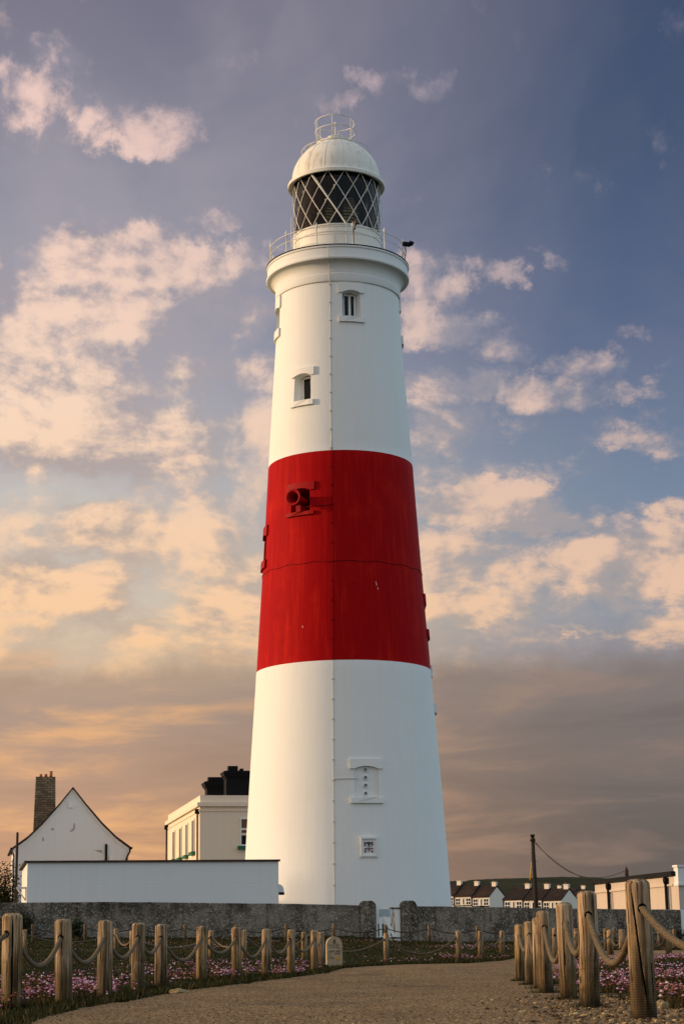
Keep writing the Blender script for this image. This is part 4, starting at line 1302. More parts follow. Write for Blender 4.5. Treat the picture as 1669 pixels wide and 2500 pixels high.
# vent, patches, pipes
mb = MB(); v_ = inv @ at(173, 1966, YH); mb.box((v_.x, -.04, v_.z), (.16, .04, .17)); mb.build('vent', M['whitetrim'], ho)
mb = MB()
patchm = mat('bare_render', (.36, .36, .32), .9, .05)
for pts in ([(181, 2008), (184, 2012), (184, 2022), (178, 2030), (171, 2031), (173, 2027), (179, 2022), (180, 2014)], [(124, 2023), (130, 2022), (133, 2026), (127, 2029)], [(103, 2047), (107, 2045), (108, 2054), (104, 2055)], [(231, 2075), (250, 2074), (252, 2082), (244, 2080)]):
    pp = [inv @ at(px, py, YH) for px, py in pts]
    mb = MB(); mb.prism([(p.x, p.z) for p in pp], (0, 0, 0), (1, 0, 0), (0, 0, 1), (0, 1, 0), -.006, .01)
    mb.build('bare_patch', patchm, ho)
mb = MB(); p0 = inv @ at(261, 2060, YH); mb.tube([(p0.x, -.1, p0.z), (p0.x, -.1, 1)], .085, 10, 0); mb.build('soil_pipe', M['black'], ho)
mb = MB(); mb.tube([(half * .98, -.1, he - .08), (half * .98, -.1, he - .3), (wl - .12, -.1, he - .75), (wl - .12, -.1, .5)], .06, 8); mb.build('downpipe', M['black'], ho)
mb = MB(); mb.tube([(-half * .99, .25, he - .1), (-wl - .04, .25, he - .6), (-wl - .06, .25, .5)], .055, 8); mb.build('downpipe', M['black'], ho)
mb = MB(); mb.box((-half - .03, HL / 2, he - .06), (.07, HL / 2 + .15, .06)); mb.build('gutter', M['black'], ho); mb = MB(); mb.box((half + .03, HL / 2, he - .06), (.07, HL / 2 + .15, .06)); mb.build('gutter', M['black'], ho)
mb = MB(); p0 = inv @ at(273, 2096, YH); mb.box((p0.x, -.05, p0.z), (.14, .05, .2)); mb.build('meter_box', M['whitetrim'], ho)
for yy in (2.2, 5.2):
    mb = MB(); mb.box((-wl - .005, yy, he - 1.2), (.02, .45, .6)); mb.build('window', M['pane'], ho)

# two-storey cream building
YB = 114.0
c0 = at(488, 1973, YB)
bo = thing('cream_building', 'cream flat-roofed building with green window sills left of the lighthouse', 'building', (c0.x, YB, 1.0), R(12))
invb = (Matrix.Translation(bo.location) @ Matrix.Rotation(R(12), 4, 'Z')).inverted()
zc_ = lambda py: at(488, py, YB).z - 1.0
top, cor1, cor0, frz = zc_(1941.5), zc_(1959), zc_(1969), zc_(1980)
BW, BL = 10.0, 16.5
mb = MB(); mb.box((BW / 2, BL / 2, (cor0) / 2), (BW / 2, BL / 2, cor0 / 2)); wallb = mb.build('wall', M['cream'], bo)
mb = MB()
mb.box((BW / 2, BL / 2, (top + cor1) / 2), (BW / 2 - .02, BL / 2 - .02, (top - cor1) / 2))
mb.box((BW / 2, BL / 2, (cor1 + cor0) / 2 + .002), (BW / 2 + .17, BL / 2 + .17, (cor1 - cor0) / 2 - .002))
mb.box((BW / 2, BL / 2, frz + .03), (BW / 2 + .05, BL / 2 + .05, .045))
mb.build('cornice', M['cream'], bo)
# windows on the left flank
def flank_y(px, py):
    # intersection of the sight line with the left face (local x = 0)
    lo, hi = 0.0, BL
    for _ in range(40):
        mid = (lo + hi) / 2
        w_ = Matrix.Translation(bo.location) @ Matrix.Rotation(R(12), 4, 'Z') @ Vector((0, mid, 0))
        # photo x of this point
        q_ = np.array([w_.x, w_.y, 6.0 - EYE]); zdep = q_ @ fw
        x = 834.5 + F_PX * (q_ @ rt) / zdep
        if x > px: lo = mid
        else: hi = mid
    return (lo + hi) / 2
for (x0, x1, yt, yb) in ((423, 428, 2031, 2098), (439, 444, 2023, 2094), (455, 459, 2014, 2088), (470, 476, 2004, 2080)):
    ya, yb_ = flank_y(x1, 2050), flank_y(x0, 2050)
    yc = (ya + yb_) / 2; wi = max(.45, (ya - yb_) / 2 if ya > yb_ else (yb_ - ya) / 2)
    wpt = Matrix.Translation(bo.location) @ Matrix.Rotation(R(12), 4, 'Z') @ Vector((0, yc, 0))
    zt2 = at(450, yt, wpt.y).z - 1; zb2 = at(450, yb, wpt.y).z - 1
    g = MB(); g.box((-.012, yc, (zt2 + zb2) / 2), (.02, wi, (zt2 - zb2) / 2)); fr = g.build('window', mat('plain_grey_glass', (.12, .13, .13), .25, .5), bo)  # plain grey panes in one even tone
    g = MB()
    for s in (-1, 1): g.box((-.03, yc + s * (wi + .05), (zt2 + zb2) / 2), (.03, .05, (zt2 - zb2) / 2))
    g.box((-.03, yc, zt2 + .05), (.03, wi + .1, .05)); g.build('frame', M['cream'], fr)
    g = MB(); g.box((-.11, yc, zb2 - .11), (.12, wi + .18, .1)); g.build('sill', M['green'], fr)
def front(px, py):
    Y = YB
    for _ in range(8):
        p = at(px, py, Y); Y = YB + (p.x - c0.x) * math.tan(R(12))
    return invb @ p
p0, p1 = front(586, 2065), front(603, 1997)
wx0, wx1, wz0, wz1 = p0.x, p0.x + 1.05, p0.z, p1.z
g = MB()
for (x0, x1, z0_, z1_) in ((wx0, wx0 + .08, wz0, wz1), (wx1 - .08, wx1, wz0, wz1), (wx0 + .08, wx1 - .08, wz1 - .08, wz1), (wx0 + .08, wx1 - .08, wz0, wz0 + .08), (wx0 + .08, wx1 - .08, (wz0 + wz1) / 2 + .1, (wz0 + wz1) / 2 + .22)):
    g.box(((x0 + x1) / 2, -.01, (z0_ + z1_) / 2), ((x1 - x0) / 2, .06, (z1_ - z0_) / 2))
fr = g.build('window', M['whitetrim'], bo)
g = MB(); g.box(((wx0 + wx1) / 2, -.0, (wz0 + wz1) / 2 + .35), ((wx1 - wx0) / 2 - .08, .02, (wz1 - wz0) / 2 - .43)); g.build('blind', M['blind'], fr)
g = MB(); g.box(((wx0 + wx1) / 2, -.0, wz0 + .35), ((wx1 - wx0) / 2 - .08, .015, .27)); g.build('pane', M['pane'], fr)
g = MB(); g.box(((wx0 + wx1) / 2, -.1, wz0 - .11), ((wx1 - wx0) / 2 + .15, .12, .1)); g.build('sill', M['green'], fr)
for (px, dx, dy) in ((479, -.1, None), (409, -.1, None)):
    yy = .35 if px == 479 else BL - .2
    zt2 = cor0 - (.35 if px == 479 else .25)
    g = MB(); g.tube([(-.1, yy, zt2), (-.1, yy, .3)], .055, 8); g.box((-.12, yy, zt2 + .08), (.12, .15, .14)); g.build('downpipe', M['black'], bo)
# black chimney stacks
def stack(px0, px1, pyt, pyb, y, potpx, potpy):
    P_ = lambda px, py: invb @ at(px, py, YB + y)
    a_, b_ = P_(px0, pyb), P_(px1, pyt)
    yl = a_.y; w = b_.x - a_.x; zt2 = b_.z
    g = MB(); base = top - .1
    g.box(((a_.x + b_.x) / 2, yl + .6, (base + zt2) / 2 - .2), (w / 2, .5, (zt2 - base) / 2 - .2))
    for k, (e, za, zb2) in enumerate(((.07, zt2 - .42, zt2 - .30), (.15, zt2 - .30, zt2 - .16), (.20, zt2 - .16, zt2 - .04), (.1, zt2 - .04, zt2 + .02))):
        g.box(((a_.x + b_.x) / 2, yl + .6, (za + zb2) / 2), (w / 2 + e, .5 + e, (zb2 - za) / 2))
    s_ = g.build('chimney_stack', M['black'], bo)
    for (x0, x1, yt) in potpx:
        q0, q1 = P_(x0, pyt), P_(x1, yt); g = MB()
        g.box(((q0.x + q1.x) / 2, yl + .6, (zt2 + q1.z) / 2), ((q1.x - q0.x) / 2, .25, (q1.z - zt2) / 2)); g.build('chimney_pot', M['black'], s_)
stack(506, 552, 1907, 1941, 4.0, [(511, 552, 1895)], 0)
stack(553, 618, 1881, 1941, 1.5, [(560, 584, 1868), (590, 598, 1874)], 0)

# building at the right edge: long lit flank, pale front with parapet
D1 = 97.6
kc = at(1653, 2129, D1); AR = R(13.2)
ro = thing('rendered_building', 'low white building with dark gutter and two black downpipes at right edge', 'building', (kc.x, D1, .6), AR)
g0 = kc.z - .6; RL = 12.0; RWd = 6.0
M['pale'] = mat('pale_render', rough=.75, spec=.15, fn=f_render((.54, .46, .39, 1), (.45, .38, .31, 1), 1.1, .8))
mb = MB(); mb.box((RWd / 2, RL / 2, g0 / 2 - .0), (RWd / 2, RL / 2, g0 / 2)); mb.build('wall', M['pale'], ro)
ptop = at(1653, 2116, D1).z - .6
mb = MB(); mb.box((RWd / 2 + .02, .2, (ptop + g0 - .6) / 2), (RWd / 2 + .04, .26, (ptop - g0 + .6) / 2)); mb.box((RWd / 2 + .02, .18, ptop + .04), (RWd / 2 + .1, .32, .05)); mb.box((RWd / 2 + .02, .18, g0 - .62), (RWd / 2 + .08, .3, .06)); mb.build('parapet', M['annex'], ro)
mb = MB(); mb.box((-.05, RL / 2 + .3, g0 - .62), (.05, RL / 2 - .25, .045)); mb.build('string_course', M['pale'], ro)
mb = MB(); mb.box((-.12, RL / 2 + .3, g0 - .05), (.13, RL / 2, .11)); mb.build('gutter', M['black'], ro)
mb = MB(); mb.prism([(-.1, g0 + .06), (RWd / 2, g0 + .10), (RWd + .1, g0 + .06)], (0, .5, 0), (1, 0, 0), (0, 0, 1), (0, 1, 0), 0, RL - .3); rf = mb.build('roof', M['slate'], ro)
cq = (Matrix.Translation(ro.location) @ Matrix.Rotation(AR, 4, 'Z')).inverted() @ at(1528, 2128, 107.0)
mb = MB(); mb.box((cq.x, cq.y, cq.z - .3), (.085, .085, .42)); mb.lathe([(.05, 0), (.05, .14)], 10, (cq.x, cq.y, cq.z + .12), close=True); mb.build('chimney', M['roof'], rf)
for yy in (1.35, 9.6):
    g = MB(); g.tube([(-.12, yy, g0 - .45), (-.12, yy, .2)], .085, 10); g.lathe([(.10, 0), (.14, .15), (.14, .3), (.05, .36)], 10, (-.13, yy, g0 - .55), close=True); g.build('downpipe', M['black'], ro)
    g = MB(); g.tube([(-.06, yy - .32, g0 - .7), (-.06, yy - .32, .2)], .035, 8); g.build('thin_pipe', M['conduit'], ro)
for yy in (3.9, 8.1):
    g = MB(); g.box((-.02, yy, g0 - 1.95), (.03, .13, .16)); g.build('air_vent', M['conduit'], ro)

# thin flagpole-like post at left
p0 = at(38.5, 2202, 88); p1 = at(43.5, 2032, 88)
mb = MB(); mb.tube([(p0.x, p0.y, .5), p1], [.07, .055], 10); tag(mb.build('pole', M['polewood']), 'thin weathered pole standing beside the gabled house', 'pole')

# telegraph pole and wires
YT = 150.0
tb, tt = at(1308, 2215, YT), at(1299, 2042, YT)
tp = thing('telegraph_pole', 'dark wooden telegraph pole with step irons above the cottages', 'pole', (tb.x, YT, 1.0))
def tl(p): return Vector(p) - Vector((tb.x, YT, 1.0))
mb = MB(); mb.tube([tl((tb.x + .1, YT, 1.0)), tl(tb), tl(tt)], [.20, .19, .13], 12); mb.build('shaft', M['polewood'], tp)
mb = MB()
for k in range(7):
    f = .12 + k * .125; p = tb.lerp(tt, 1 - f * .95); s = -1 if k % 2 else 1
    mb.tube([tl(p), tl(p + Vector((s * .28, 0, 0)))], .016, 5)
mb.build('step_irons', M['polewood'], tp)
mb = MB(); mb.box(tl(tt + Vector((0, 0, .05))), (.16, .16, .1)); mb.box(tl(tt + Vector((0, 0, -.32))), (.2, .2, .06)); mb.tube([tl(tt + Vector((-.2, 0, -.25))), tl(tt + Vector((.2, 0, -.2)))], .05, 6); mb.build('cap', M['polewood'], tp)
g1, g2 = at(1293.5, 2149, YT), at(1297, 2104, YT)
mb = MB(); mb.tube([tl(g1), tl(g2)], [.06, .035], 8); mb.build('stay_guard', M['yellowguard'], tp)
mb = MB(); mb.tube([tl(tt + Vector((-.1, 0, -.3))), tl(g2), tl(g1), tl(g1 + (g1 - g2) * 1.5)], .015, 5); mb.build('stay_wire', M['polewood'], tp)


def cable(pa, pb, sag, label, r=.025):
    pts = []
    for i in range(25):
        t = i / 24; p = pa.lerp(pb, t); p = p - Vector((0, 0, 4 * sag * t * (1 - t))); pts.append(p)
    mb = MB(); mb.tube(pts, r, 5); tag(mb.build('overhead_cable', M['polewood']), label, 'cable', 'overhead cables')
cable(at(1303, 2055, YT), at(1440, 2148, YT - 10), .45, 'lower overhead cable running from the telegraph pole down towards the cottages', .03)
cable(at(1303, 2051, YT), at(1522, 2127, YT - 40), 1.35, 'upper overhead cable running from the telegraph pole to the right building', .017)

# cottages far behind
GC = 'white terraced cottages behind the wall'
def cottage(px, py_e, py_r, px_w, Y, rz, label, gable=False, gw=0, porch=False, w=None, dep=None, chim=True, windows=True, side='r', group=GC, wins=None):
    """px, py_e: photo point of the eaves' left corner; px_w width of the front in photo units"""
    o = at(px, py_e, Y)
    zg = 6.0
    wdt = px_w / F_PX * Y / math.cos(rz) if w is None else w
    d = dep or 7.5
    h = o.z - zg; rh = (at(px, py_r, Y).z - zg)
    c = thing('cottage', label, 'cottage', (o.x, o.y, zg), rz, group)
    e = .0
    mb = MB()
    mb.prism([(0, 0), (d, 0), (d, h), (d / 2, rh - .15), (0, h)], (0, 0, 0), (0, 1, 0), (0, 0, 1), (1, 0, 0), 0, wdt)
    mb.build('wall', M['cottage'], c)
    mb = MB(); q_ = .35
    sl = (rh - h) / (d / 2)
    for s in (0, 1):
        pts = [(-.35, h - .35 * sl + .02), (d / 2, rh + .02), (d / 2, rh + .22), (-.35, h - .35 * sl + .22)]
        if s: pts = [(d - a, b) for a, b in pts]
        mb.prism(pts, (0, 0, 0), (0, 1, 0), (0, 0, 1), (1, 0, 0), -.03, wdt + .12)
    rf = mb.build('roof', M['cottageroof'], c)
    if chim:
        mb = MB(); cx = wdt - .6 if side == 'r' else .6
        mb.box((cx, d / 2, rh + .0), (.50, .40, .85)); mb.box((cx, d / 2, rh + .92), (.58, .48, .07)); ch = mb.build('chimney', M['cottage'], rf)
        mb = MB()
        for k in (-.3, ): mb.tube([(cx + k * .8, d / 2, rh + .99), (cx + k * .8, d / 2, rh + 1.3)], .11, 8)
        mb.build('chimney_pots', M['terracotta'], ch)
    if windows:
        wsz = wins or [(.22, .55), (.53, .16), (.8, .55)]
        for fx, hwid in wsz:
            g = MB(); zc = h - 1.25; hh_ = .72
            x = fx * wdt
            g.box((x, -.02, zc), (hwid + .08, .05, hh_ + .08)); fr = g.build('window', M['whitetrim'], c)
            g = MB()
            if hwid > .3:
                for sx in (-1, 1):
                    for sz in (-1, 1): g.box((x + sx * hwid * .52, -.08, zc + sz * hh_ * .5), (hwid * .40, .012, hh_ * .40))
            else: g.box((x, -.08, zc), (hwid * .8, .012, hh_ * .9))
            g.build('pane', M['pane'], fr)
            g = MB(); g.box((x, -.12, zc - hh_ - .16), (hwid + .2, .1, .09)); g.build('sill', M['black'], fr)
        mb = MB(); mb.tube([(.1, -.12, h), (.1, -.12, 0)], .09, 6); mb.build('downpipe', M['black'], c)
    if porch:
        mb = MB(); x = .62 * wdt; mb.prism([(x - 1.3, h - 3.3), (x + 1.3, h - 3.3), (x, h - 2.0)], (0, -1.5, 0), (1, 0, 0), (0, 0, 1), (0, 1, 0), 0, 1.5); mb.build('porch_roof', M['cottageroof'], c)
    return c
YC = 430.0; RC = R(-32)
def fit_row(p_left, p_right, Yl, n, ystep, labels, ridge_dy, porch):
    """n cottages along a terrace from photo point p_left; each one stands a little nearer"""
    Y = Yl
    for k in range(n):
        x0 = p_left[0] + (p_right[0] - p_left[0]) * k / n; ye = p_left[1] + (p_right[1] - p_left[1]) * k / n
        pw = (p_right[0] - p_left[0]) / n
        wdt = pw / F_PX * Y / (math.cos(RC) + math.sin(-RC) * (x0 - 834) / F_PX)
        cottage(x0, ye, ye - ridge_dy, pw, Y, RC, labels[k], porch=porch[k], w=wdt)
        Y -= wdt * math.sin(-RC)
fit_row((1064, 2186.5), (1193, 2191), YC + 6, 3, 0, ['white cottage half hidden by the lighthouse base, leftmost of the far cottages', 'white cottage next to the lighthouse, middle of the left terrace of three', 'white cottage with bare gable end at the right end of the left terrace'], 25, [0, 0, 1])
fit_row((1227, 2196), (1369, 2198), YC - 35, 3, 0, ['white cottage at the left end of the second terrace, left of the telegraph pole', 'white cottage directly behind the telegraph pole, middle of the second terrace', 'white cottage with bluish gable end at the right end of the second terrace'], 26, [0, 1, 1])
cottage(1236, 2184, 2168, 24, YC + 60, R(-32), 'dark roof end of a cottage between the two terraces', windows=False, chim=False, w=7, dep=6)
for (px, lab) in ((1312, 'far cottage behind the second terrace whose chimney shows right of the telegraph pole'), (1370, 'far cottage behind the second terrace whose chimney shows left of the tall post')):
    cottage(px, 2186, 2172, 24, YC + 90, R(-32), lab, windows=False, w=5.5, dep=7)
cottage(1412, 2192, 2175, 44, YC + 20, R(-20), 'dark-roofed cottage seen just left of the right-hand building', w=6.4, dep=8)
# conservatory style annex against it
b_ = at(1450, 2215, YC - 40)

# ------------------------------------------------------------------ vegetation against the wall
def leafy(name, label, c, rx, ry, rz_, n, size, cat='shrub', stems=True, mat_='shrub', group=None):
    o = thing(name, label, cat, c, 0, group)
    P = rng.normal(0, .42, (n * 3, 3)); P = P[(np.linalg.norm(P, axis=1) < 1.15)][:n]; n = len(P)
    lump = np.array([mnoise.noise(Vector(p) * 2.3 + Vector(c)) for p in P])
    P = P[lump > -.15]; n = len(P)
    P = P * [rx, ry, rz_] + [0, 0, rz_ * .85]
    P[:, 2] = np.maximum(P[:, 2], .02)
    a = rng.uniform(0, 2 * PI, n); b = rng.uniform(-1, 1, n)
    d1 = np.stack([np.cos(a), np.sin(a), b], 1) * size; d2 = np.cross(d1, rng.normal(0, 1, (n, 3))); d2 = d2 / (np.linalg.norm(d2, axis=1)[:, None] + 1e-9) * size * .55
    V = np.concatenate([P - d1, P + d2, P + d1, P - d2], 1).reshape(-1, 3)
    Fc = np.arange(4 * n).reshape(n, 4)
    l = np_mesh('foliage', V, Fc, M[mat_]); l.parent = o
    if stems:
        mb = MB()
        for k in range(14):
            a_ = random.uniform(0, 2 * PI); t = Vector((math.cos(a_) * rx * .6, math.sin(a_) * ry * .6, rz_ * random.uniform(.9, 1.7)))
            mb.tube([(0, 0, 0), t * .5 + Vector((0, 0, rz_ * .2)), t], [.02, .014, .004], 5)
        s = mb.build('stem', M['twig'], o)
    return o


def wallbase(px):
    p = wall_pt(px, 2285) + wn * .45
    p.z = float(ground_z(np.array([p.x]), np.array([p.y]))[0]) - .05
    return p
leafy('shrub', 'dark shrub against the wall behind the leftmost near post', wallbase(60), .42, .3, .62, 2200, .035, group='dark shrubs at the foot of the wall')
leafy('shrub', 'dark shrub against the wall behind the second near post from the left', wallbase(186), .38, .3, .50, 2000, .035, group='dark shrubs at the foot of the wall')
leafy('shrub', 'tall dark weeds at the right end of the roughcast wall', wallbase(1640), .8, .4, .36, 1500, .035, group='dark shrubs at the foot of the wall')
for px, r_ in ((-5, 1.2), (118, .8)):
    pass
p = at(2, 2190, 96); p.z = .9
leafy('bush', 'dense dark bush at the left edge behind the wall', p, 1.3, 1.2, 2.3, 9000, .06, cat='bush')
# bare twiggy shrub by the house corner
p = at(52, 2200, 92); p.z = 1.0
bs = thing('bare_shrub', 'leafless twiggy shrub at the corner of the white outbuilding', 'shrub', p)
mb = MB()
def twig(o_, d_, L_, r_, dep):
    e = o_ + d_ * L_; mb.tube([o_, (o_ + e) / 2 + Vector((random.uniform(-.03, .03), 0, random.uniform(-.03, .03))), e], [r_, r_ * .8, r_ * .5], 4)
    if dep:
        for _ in range(4):
            d2_ = (d_ + Vector((random.uniform(-.9, .9), random.uniform(-.9, .9), random.uniform(-.3, .7)))).normalized()
            twig(o_.lerp(e, random.uniform(.4, 1)), d2_, L_ * random.uniform(.5, .8), r_ * .6, dep - 1)
for _ in range(7): twig(Vector((random.uniform(-.3, .3), 0, 0)), Vector((random.uniform(-.35, .35), random.uniform(-.3, .3), 1)).normalized(), random.uniform(.8, 1.3), .028, 3)
mb.build('branches', M['twig'], bs)

# ------------------------------------------------------------------ fence posts and ropes
HOLE = 0.165


def post(p, rowdir, label, group, near, seed):
    """round timber post with a domed top, a drilled rope hole and drying cracks"""
    b, t, r = p['b'], p['t'], p['r']
    gz = float(ground_z(np.array([b.x]), np.array([b.y]))[0])
    zb = min(b.z, gz) - .25
    base = Vector((b.x, b.y, b.z)); axis = (t - b); H = axis.length; axis.normalize()
    o = thing('rope_post', label, 'post', base, 0, group)
    zlow = (zb - b.z)
    if near: n, kz = (170, 90) if p['Y'] < 24 else (90, 60)
    else: n, kz = 24, 14
    rnd = random.Random(seed)
    levels = [zlow + (H - .45 * r - zlow) * i / kz for i in range(kz + 1)] + [H - .45 * r + .45 * r * math.sin(R(a)) for a in (15, 32, 50, 68, 82, 90)]
    rads = [r] * (kz + 1) + [r * (1 - .62 * (1 - math.cos(R(a)))) for a in (15, 32, 50, 68, 82, 90)]
    cr = [(rnd.uniform(-70, 75), rnd.uniform(-12, 12), rnd.uniform(0, .35), rnd.uniform(.6, 1.0), rnd.uniform(.004, .011)) for _ in range(2 if near else 0)]
    if near and 'cr' in p: cr = p['cr'] + cr[:1]
    vs = []; q_ = Vector((0, 0, 1)).rotation_difference(axis); gv = []
    sway = [rnd.uniform(0, 9), rnd.uniform(0, 9)]
    for L_, rr_ in zip(levels, rads):
        bend = Vector((math.sin(L_ * 3 + sway[0]), math.sin(L_ * 2.6 + sway[1]), 0)) * .0035
        for j in range(n):
            a = 2 * PI * j / n
            w = 1 + .016 * mnoise.noise(Vector((math.cos(a) * 1.6, math.sin(a) * 1.6, L_ * 2 + seed))) + .012 * mnoise.noise(Vector((math.cos(a) * 6, math.sin(a) * 6, L_ * 1.2 + seed)))
            rj = rr_ * w * (1.03 - .04 * max(0, L_) / H); gr_ = False
            if near:
                deg = (math.degrees(a) + 180) % 360 - 180
                for (c0_, sl_, f0, f1, dp) in cr:
                    f_ = L_ / H
                    if f0 < f_ < f1:
                        dd_ = abs(((deg - (c0_ + sl_ * f_ + 3 * mnoise.noise(Vector((L_ * 5, seed, 0))))) + 180) % 360 - 180)
                        wd_ = 4.2 * min(1, (f_ - f0) * 7, (f1 - f_) * 7) * (dp / .012)
                        if dd_ < wd_: rj -= dp * 1.2 * (1 - dd_ / wd_); gr_ = True
            v = Vector((rj * math.sin(a), -rj * math.cos(a), L_)) + bend
            vs.append(q_ @ v); gv.append(gr_)
    k = len(levels)
    fs = [(i * n + j, i * n + (j + 1) % n, (i + 1) * n + (j + 1) % n, (i + 1) * n + j) for i in range(k - 1) for j in range(n)] + [tuple(range((k - 1) * n, k * n))]
    mb = MB(); mb.add(vs, fs, 0, True); mb.mi = [1 if sum(gv[i] for i in f) >= 3 and len(f) == 4 else 0 for f in mb.f]
    far = p['Y'] > 60
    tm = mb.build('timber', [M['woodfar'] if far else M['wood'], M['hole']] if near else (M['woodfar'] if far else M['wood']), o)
    # rope hole rims, on both sides along the row
    hp = q_ @ Vector((0, 0, H - HOLE))
    p['hole'] = base + hp
    if p['Y'] < 70:
        for d_ in rowdir:
            mb = MB()
            d_ = Vector((d_.x, d_.y, 0)).normalized(); side = d_.cross(Vector((0, 0, 1)))
            c_ = hp + d_ * (r * .995)
            pts = [c_ + side * (math.cos(a) * .027) + Vector((0, 0, math.sin(a) * .029 + .002)) - d_ * (r - math.sqrt(max(0, r * r - (math.cos(a) * .026) ** 2))) for a in np.linspace(0, 2 * PI, 15)[:-1]]
            m_ = len(pts); pin = [v_ - d_ * .03 for v_ in pts]; pout = [v_ + d_ * .0035 for v_ in pts]
            mb.add(pin + pout, [tuple(range(m_)), tuple(range(2 * m_ - 1, m_ - 1, -1))] + [(i, (i + 1) % m_, m_ + (i + 1) % m_, m_ + i) for i in range(m_)])
            mb.build('rope_hole', M['hole'], o)
    return o


def rope_obj(pts_h, sags, label, r, fine, dark=False, step=.012):
    P = []
    for i in range(len(pts_h) - 1):
        a, b = pts_h[i], pts_h[i + 1]; f_ = (b - a).normalized() * .072
        P.append(a); a = a + f_; b = b - f_
        L_ = (b - a).length; m_ = max(12, int(L_ / step))
        for j in range(m_):
            t = j / m_; s = 4 * sags[i] * t * (1 - t)
            P.append(a.lerp(b, t) - Vector((0, 0, s)))
    P.append(pts_h[-1])
    mb = MB()
    if fine:
        s_ = 0; T = Vector((0, 0, 1)); rows = [[], [], []]
        for i, p in enumerate(P):
            t = (P[min(i + 1, len(P) - 1)] - P[max(i - 1, 0)]).normalized()
            sd_ = t.cross(Vector((0, 0, 1))).normalized(); up_ = sd_.cross(t)
            if i: s_ += (p - P[i - 1]).length
            for k in range(3):
                a = 2 * PI * (s_ / .080 + k / 3)
                rows[k].append(p + (sd_ * math.cos(a) + up_ * math.sin(a)) * r * .62)
        for k in range(3): mb.tube(rows[k], r * .47, 6)
    else: mb.tube(P, r, 6)
    o = mb.build('rope', M['ropedark'] if dark else M['rope'])
    return tag(o, label, 'rope', 'ropes threaded through the posts')


ORD = ['nearest', 'second', 'third', 'fourth', 'fifth', 'sixth', 'seventh', 'eighth', 'ninth', 'tenth', 'eleventh', 'twelfth', 'thirteenth', 'fourteenth', 'fifteenth', 'sixteenth']
PR[0]['cr'] = [(14, -58, .06, .97, .014), (48, -14, .02, .55, .008)]
PR[1]['cr'] = [(20, 22, .1, .75, .011)]
PL[0]['cr'] = [(8, 4, .02, 1.0, .017)]
PL[1]['cr'] = [(2, -6, .55, 1.0, .012)]
def row_build(P, labels, group, near_lim, extra_start=None, extra_end=None):
    cs = [p['b'] for p in P]
    for i, p in enumerate(P):
        d1 = (cs[i] - cs[i - 1]) if i else ((cs[0] - extra_start) if extra_start is not None else (cs[1] - cs[0]))
        d2 = (cs[i + 1] - cs[i]) if i < len(P) - 1 else ((extra_end - cs[-1]) if extra_end is not None else (cs[-1] - cs[-2]))
        post(p, [-d1, d2], labels[i], group, p['Y'] < near_lim, i * 7 + int(p['Y'] * 3))
xR = PR[0]['b'] + Vector((-.12 + .45, -2.5, 0)); xL = PL[0]['b'] + Vector((-.9, -1.6, 0))
row_build(PR, ['tall weathered post with a long diagonal crack, nearest and largest on the right'] + ['%s post from the camera in the row right of the path' % ORD[i] for i in range(1, 6)] + ['black-stained farthest post of the near row right of the path'],
          'rope posts right of the path', 40, extra_start=xR)
PL[2]['cr'] = [(-25, 5, .1, .8, .007)]; PL[3]['cr'] = [(15, -8, .2, .95, .008)]
row_build(PL, ['leftmost near post at the left edge with a straight vertical crack'] + ['%s post from the left edge in the near row left of the path' % ORD[i] for i in range(1, 10)] + ['farthest post of the near left row, just left of the carved milestone'],
          'rope posts left of the path', 40, extra_start=xL)
LM = ['far post showing just right of the leftmost near post', 'mid-distance post between the third and fourth near left posts', 'thin slice of a post hidden behind the fourth near left post', 'mid-distance post just right of the sixth near left post',
      'mid-distance post just right of the seventh near left post', 'mid-distance post between the ninth and tenth near left posts', 'post in front of the white gate, right of the milestone', 'pale post across the path, first right of the gate post',
      'darker post across the path, second right of the gate post', 'post across the path, nearest to the black-stained post']
row_build(PM, LM, 'rope posts along the far side of the path', 0)
row_build(PN, ['post seen between the third and fourth near right posts', 'slim post seen between the second and third near right posts', 'half-shaded post between the two nearest right posts, beside an orange post', 'pale post just left of the nearest right post',
               'far post hidden behind the nearest right post', 'pale post standing on the strip of path right of the nearest post'], 'rope posts beyond the right flower bed', 0)
row_build(PO, ['slim orange-brown post behind the half-shaded post', 'dark far post just right of the nearest right post', 'brown far post at the right edge of the photo'], 'rope posts beyond the right-hand path strip', 0)
LW = ['small post by the wall, %s from the left' % ORD[i] for i in range(0, 15)]
LW[0] = 'small post by the wall just outside the left edge'
LW[1] = 'small dark post by the wall, first from the left'
for i in range(2, 8): LW[i] = 'small dark post by the wall, %s from the left' % ORD[i - 1]
LW[8] = 'small post by the wall directly in front of the white gate'
LW[9] = 'small dark post by the wall, first one right of the gate'
LW[10] = 'small dark post by the wall, second one right of the gate'
for i in range(11, 15): LW[i] = 'small post by the wall, %s one right of the gate' % ORD[i - 9]
row_build(PW, LW, 'small posts in front of the wall', 0)

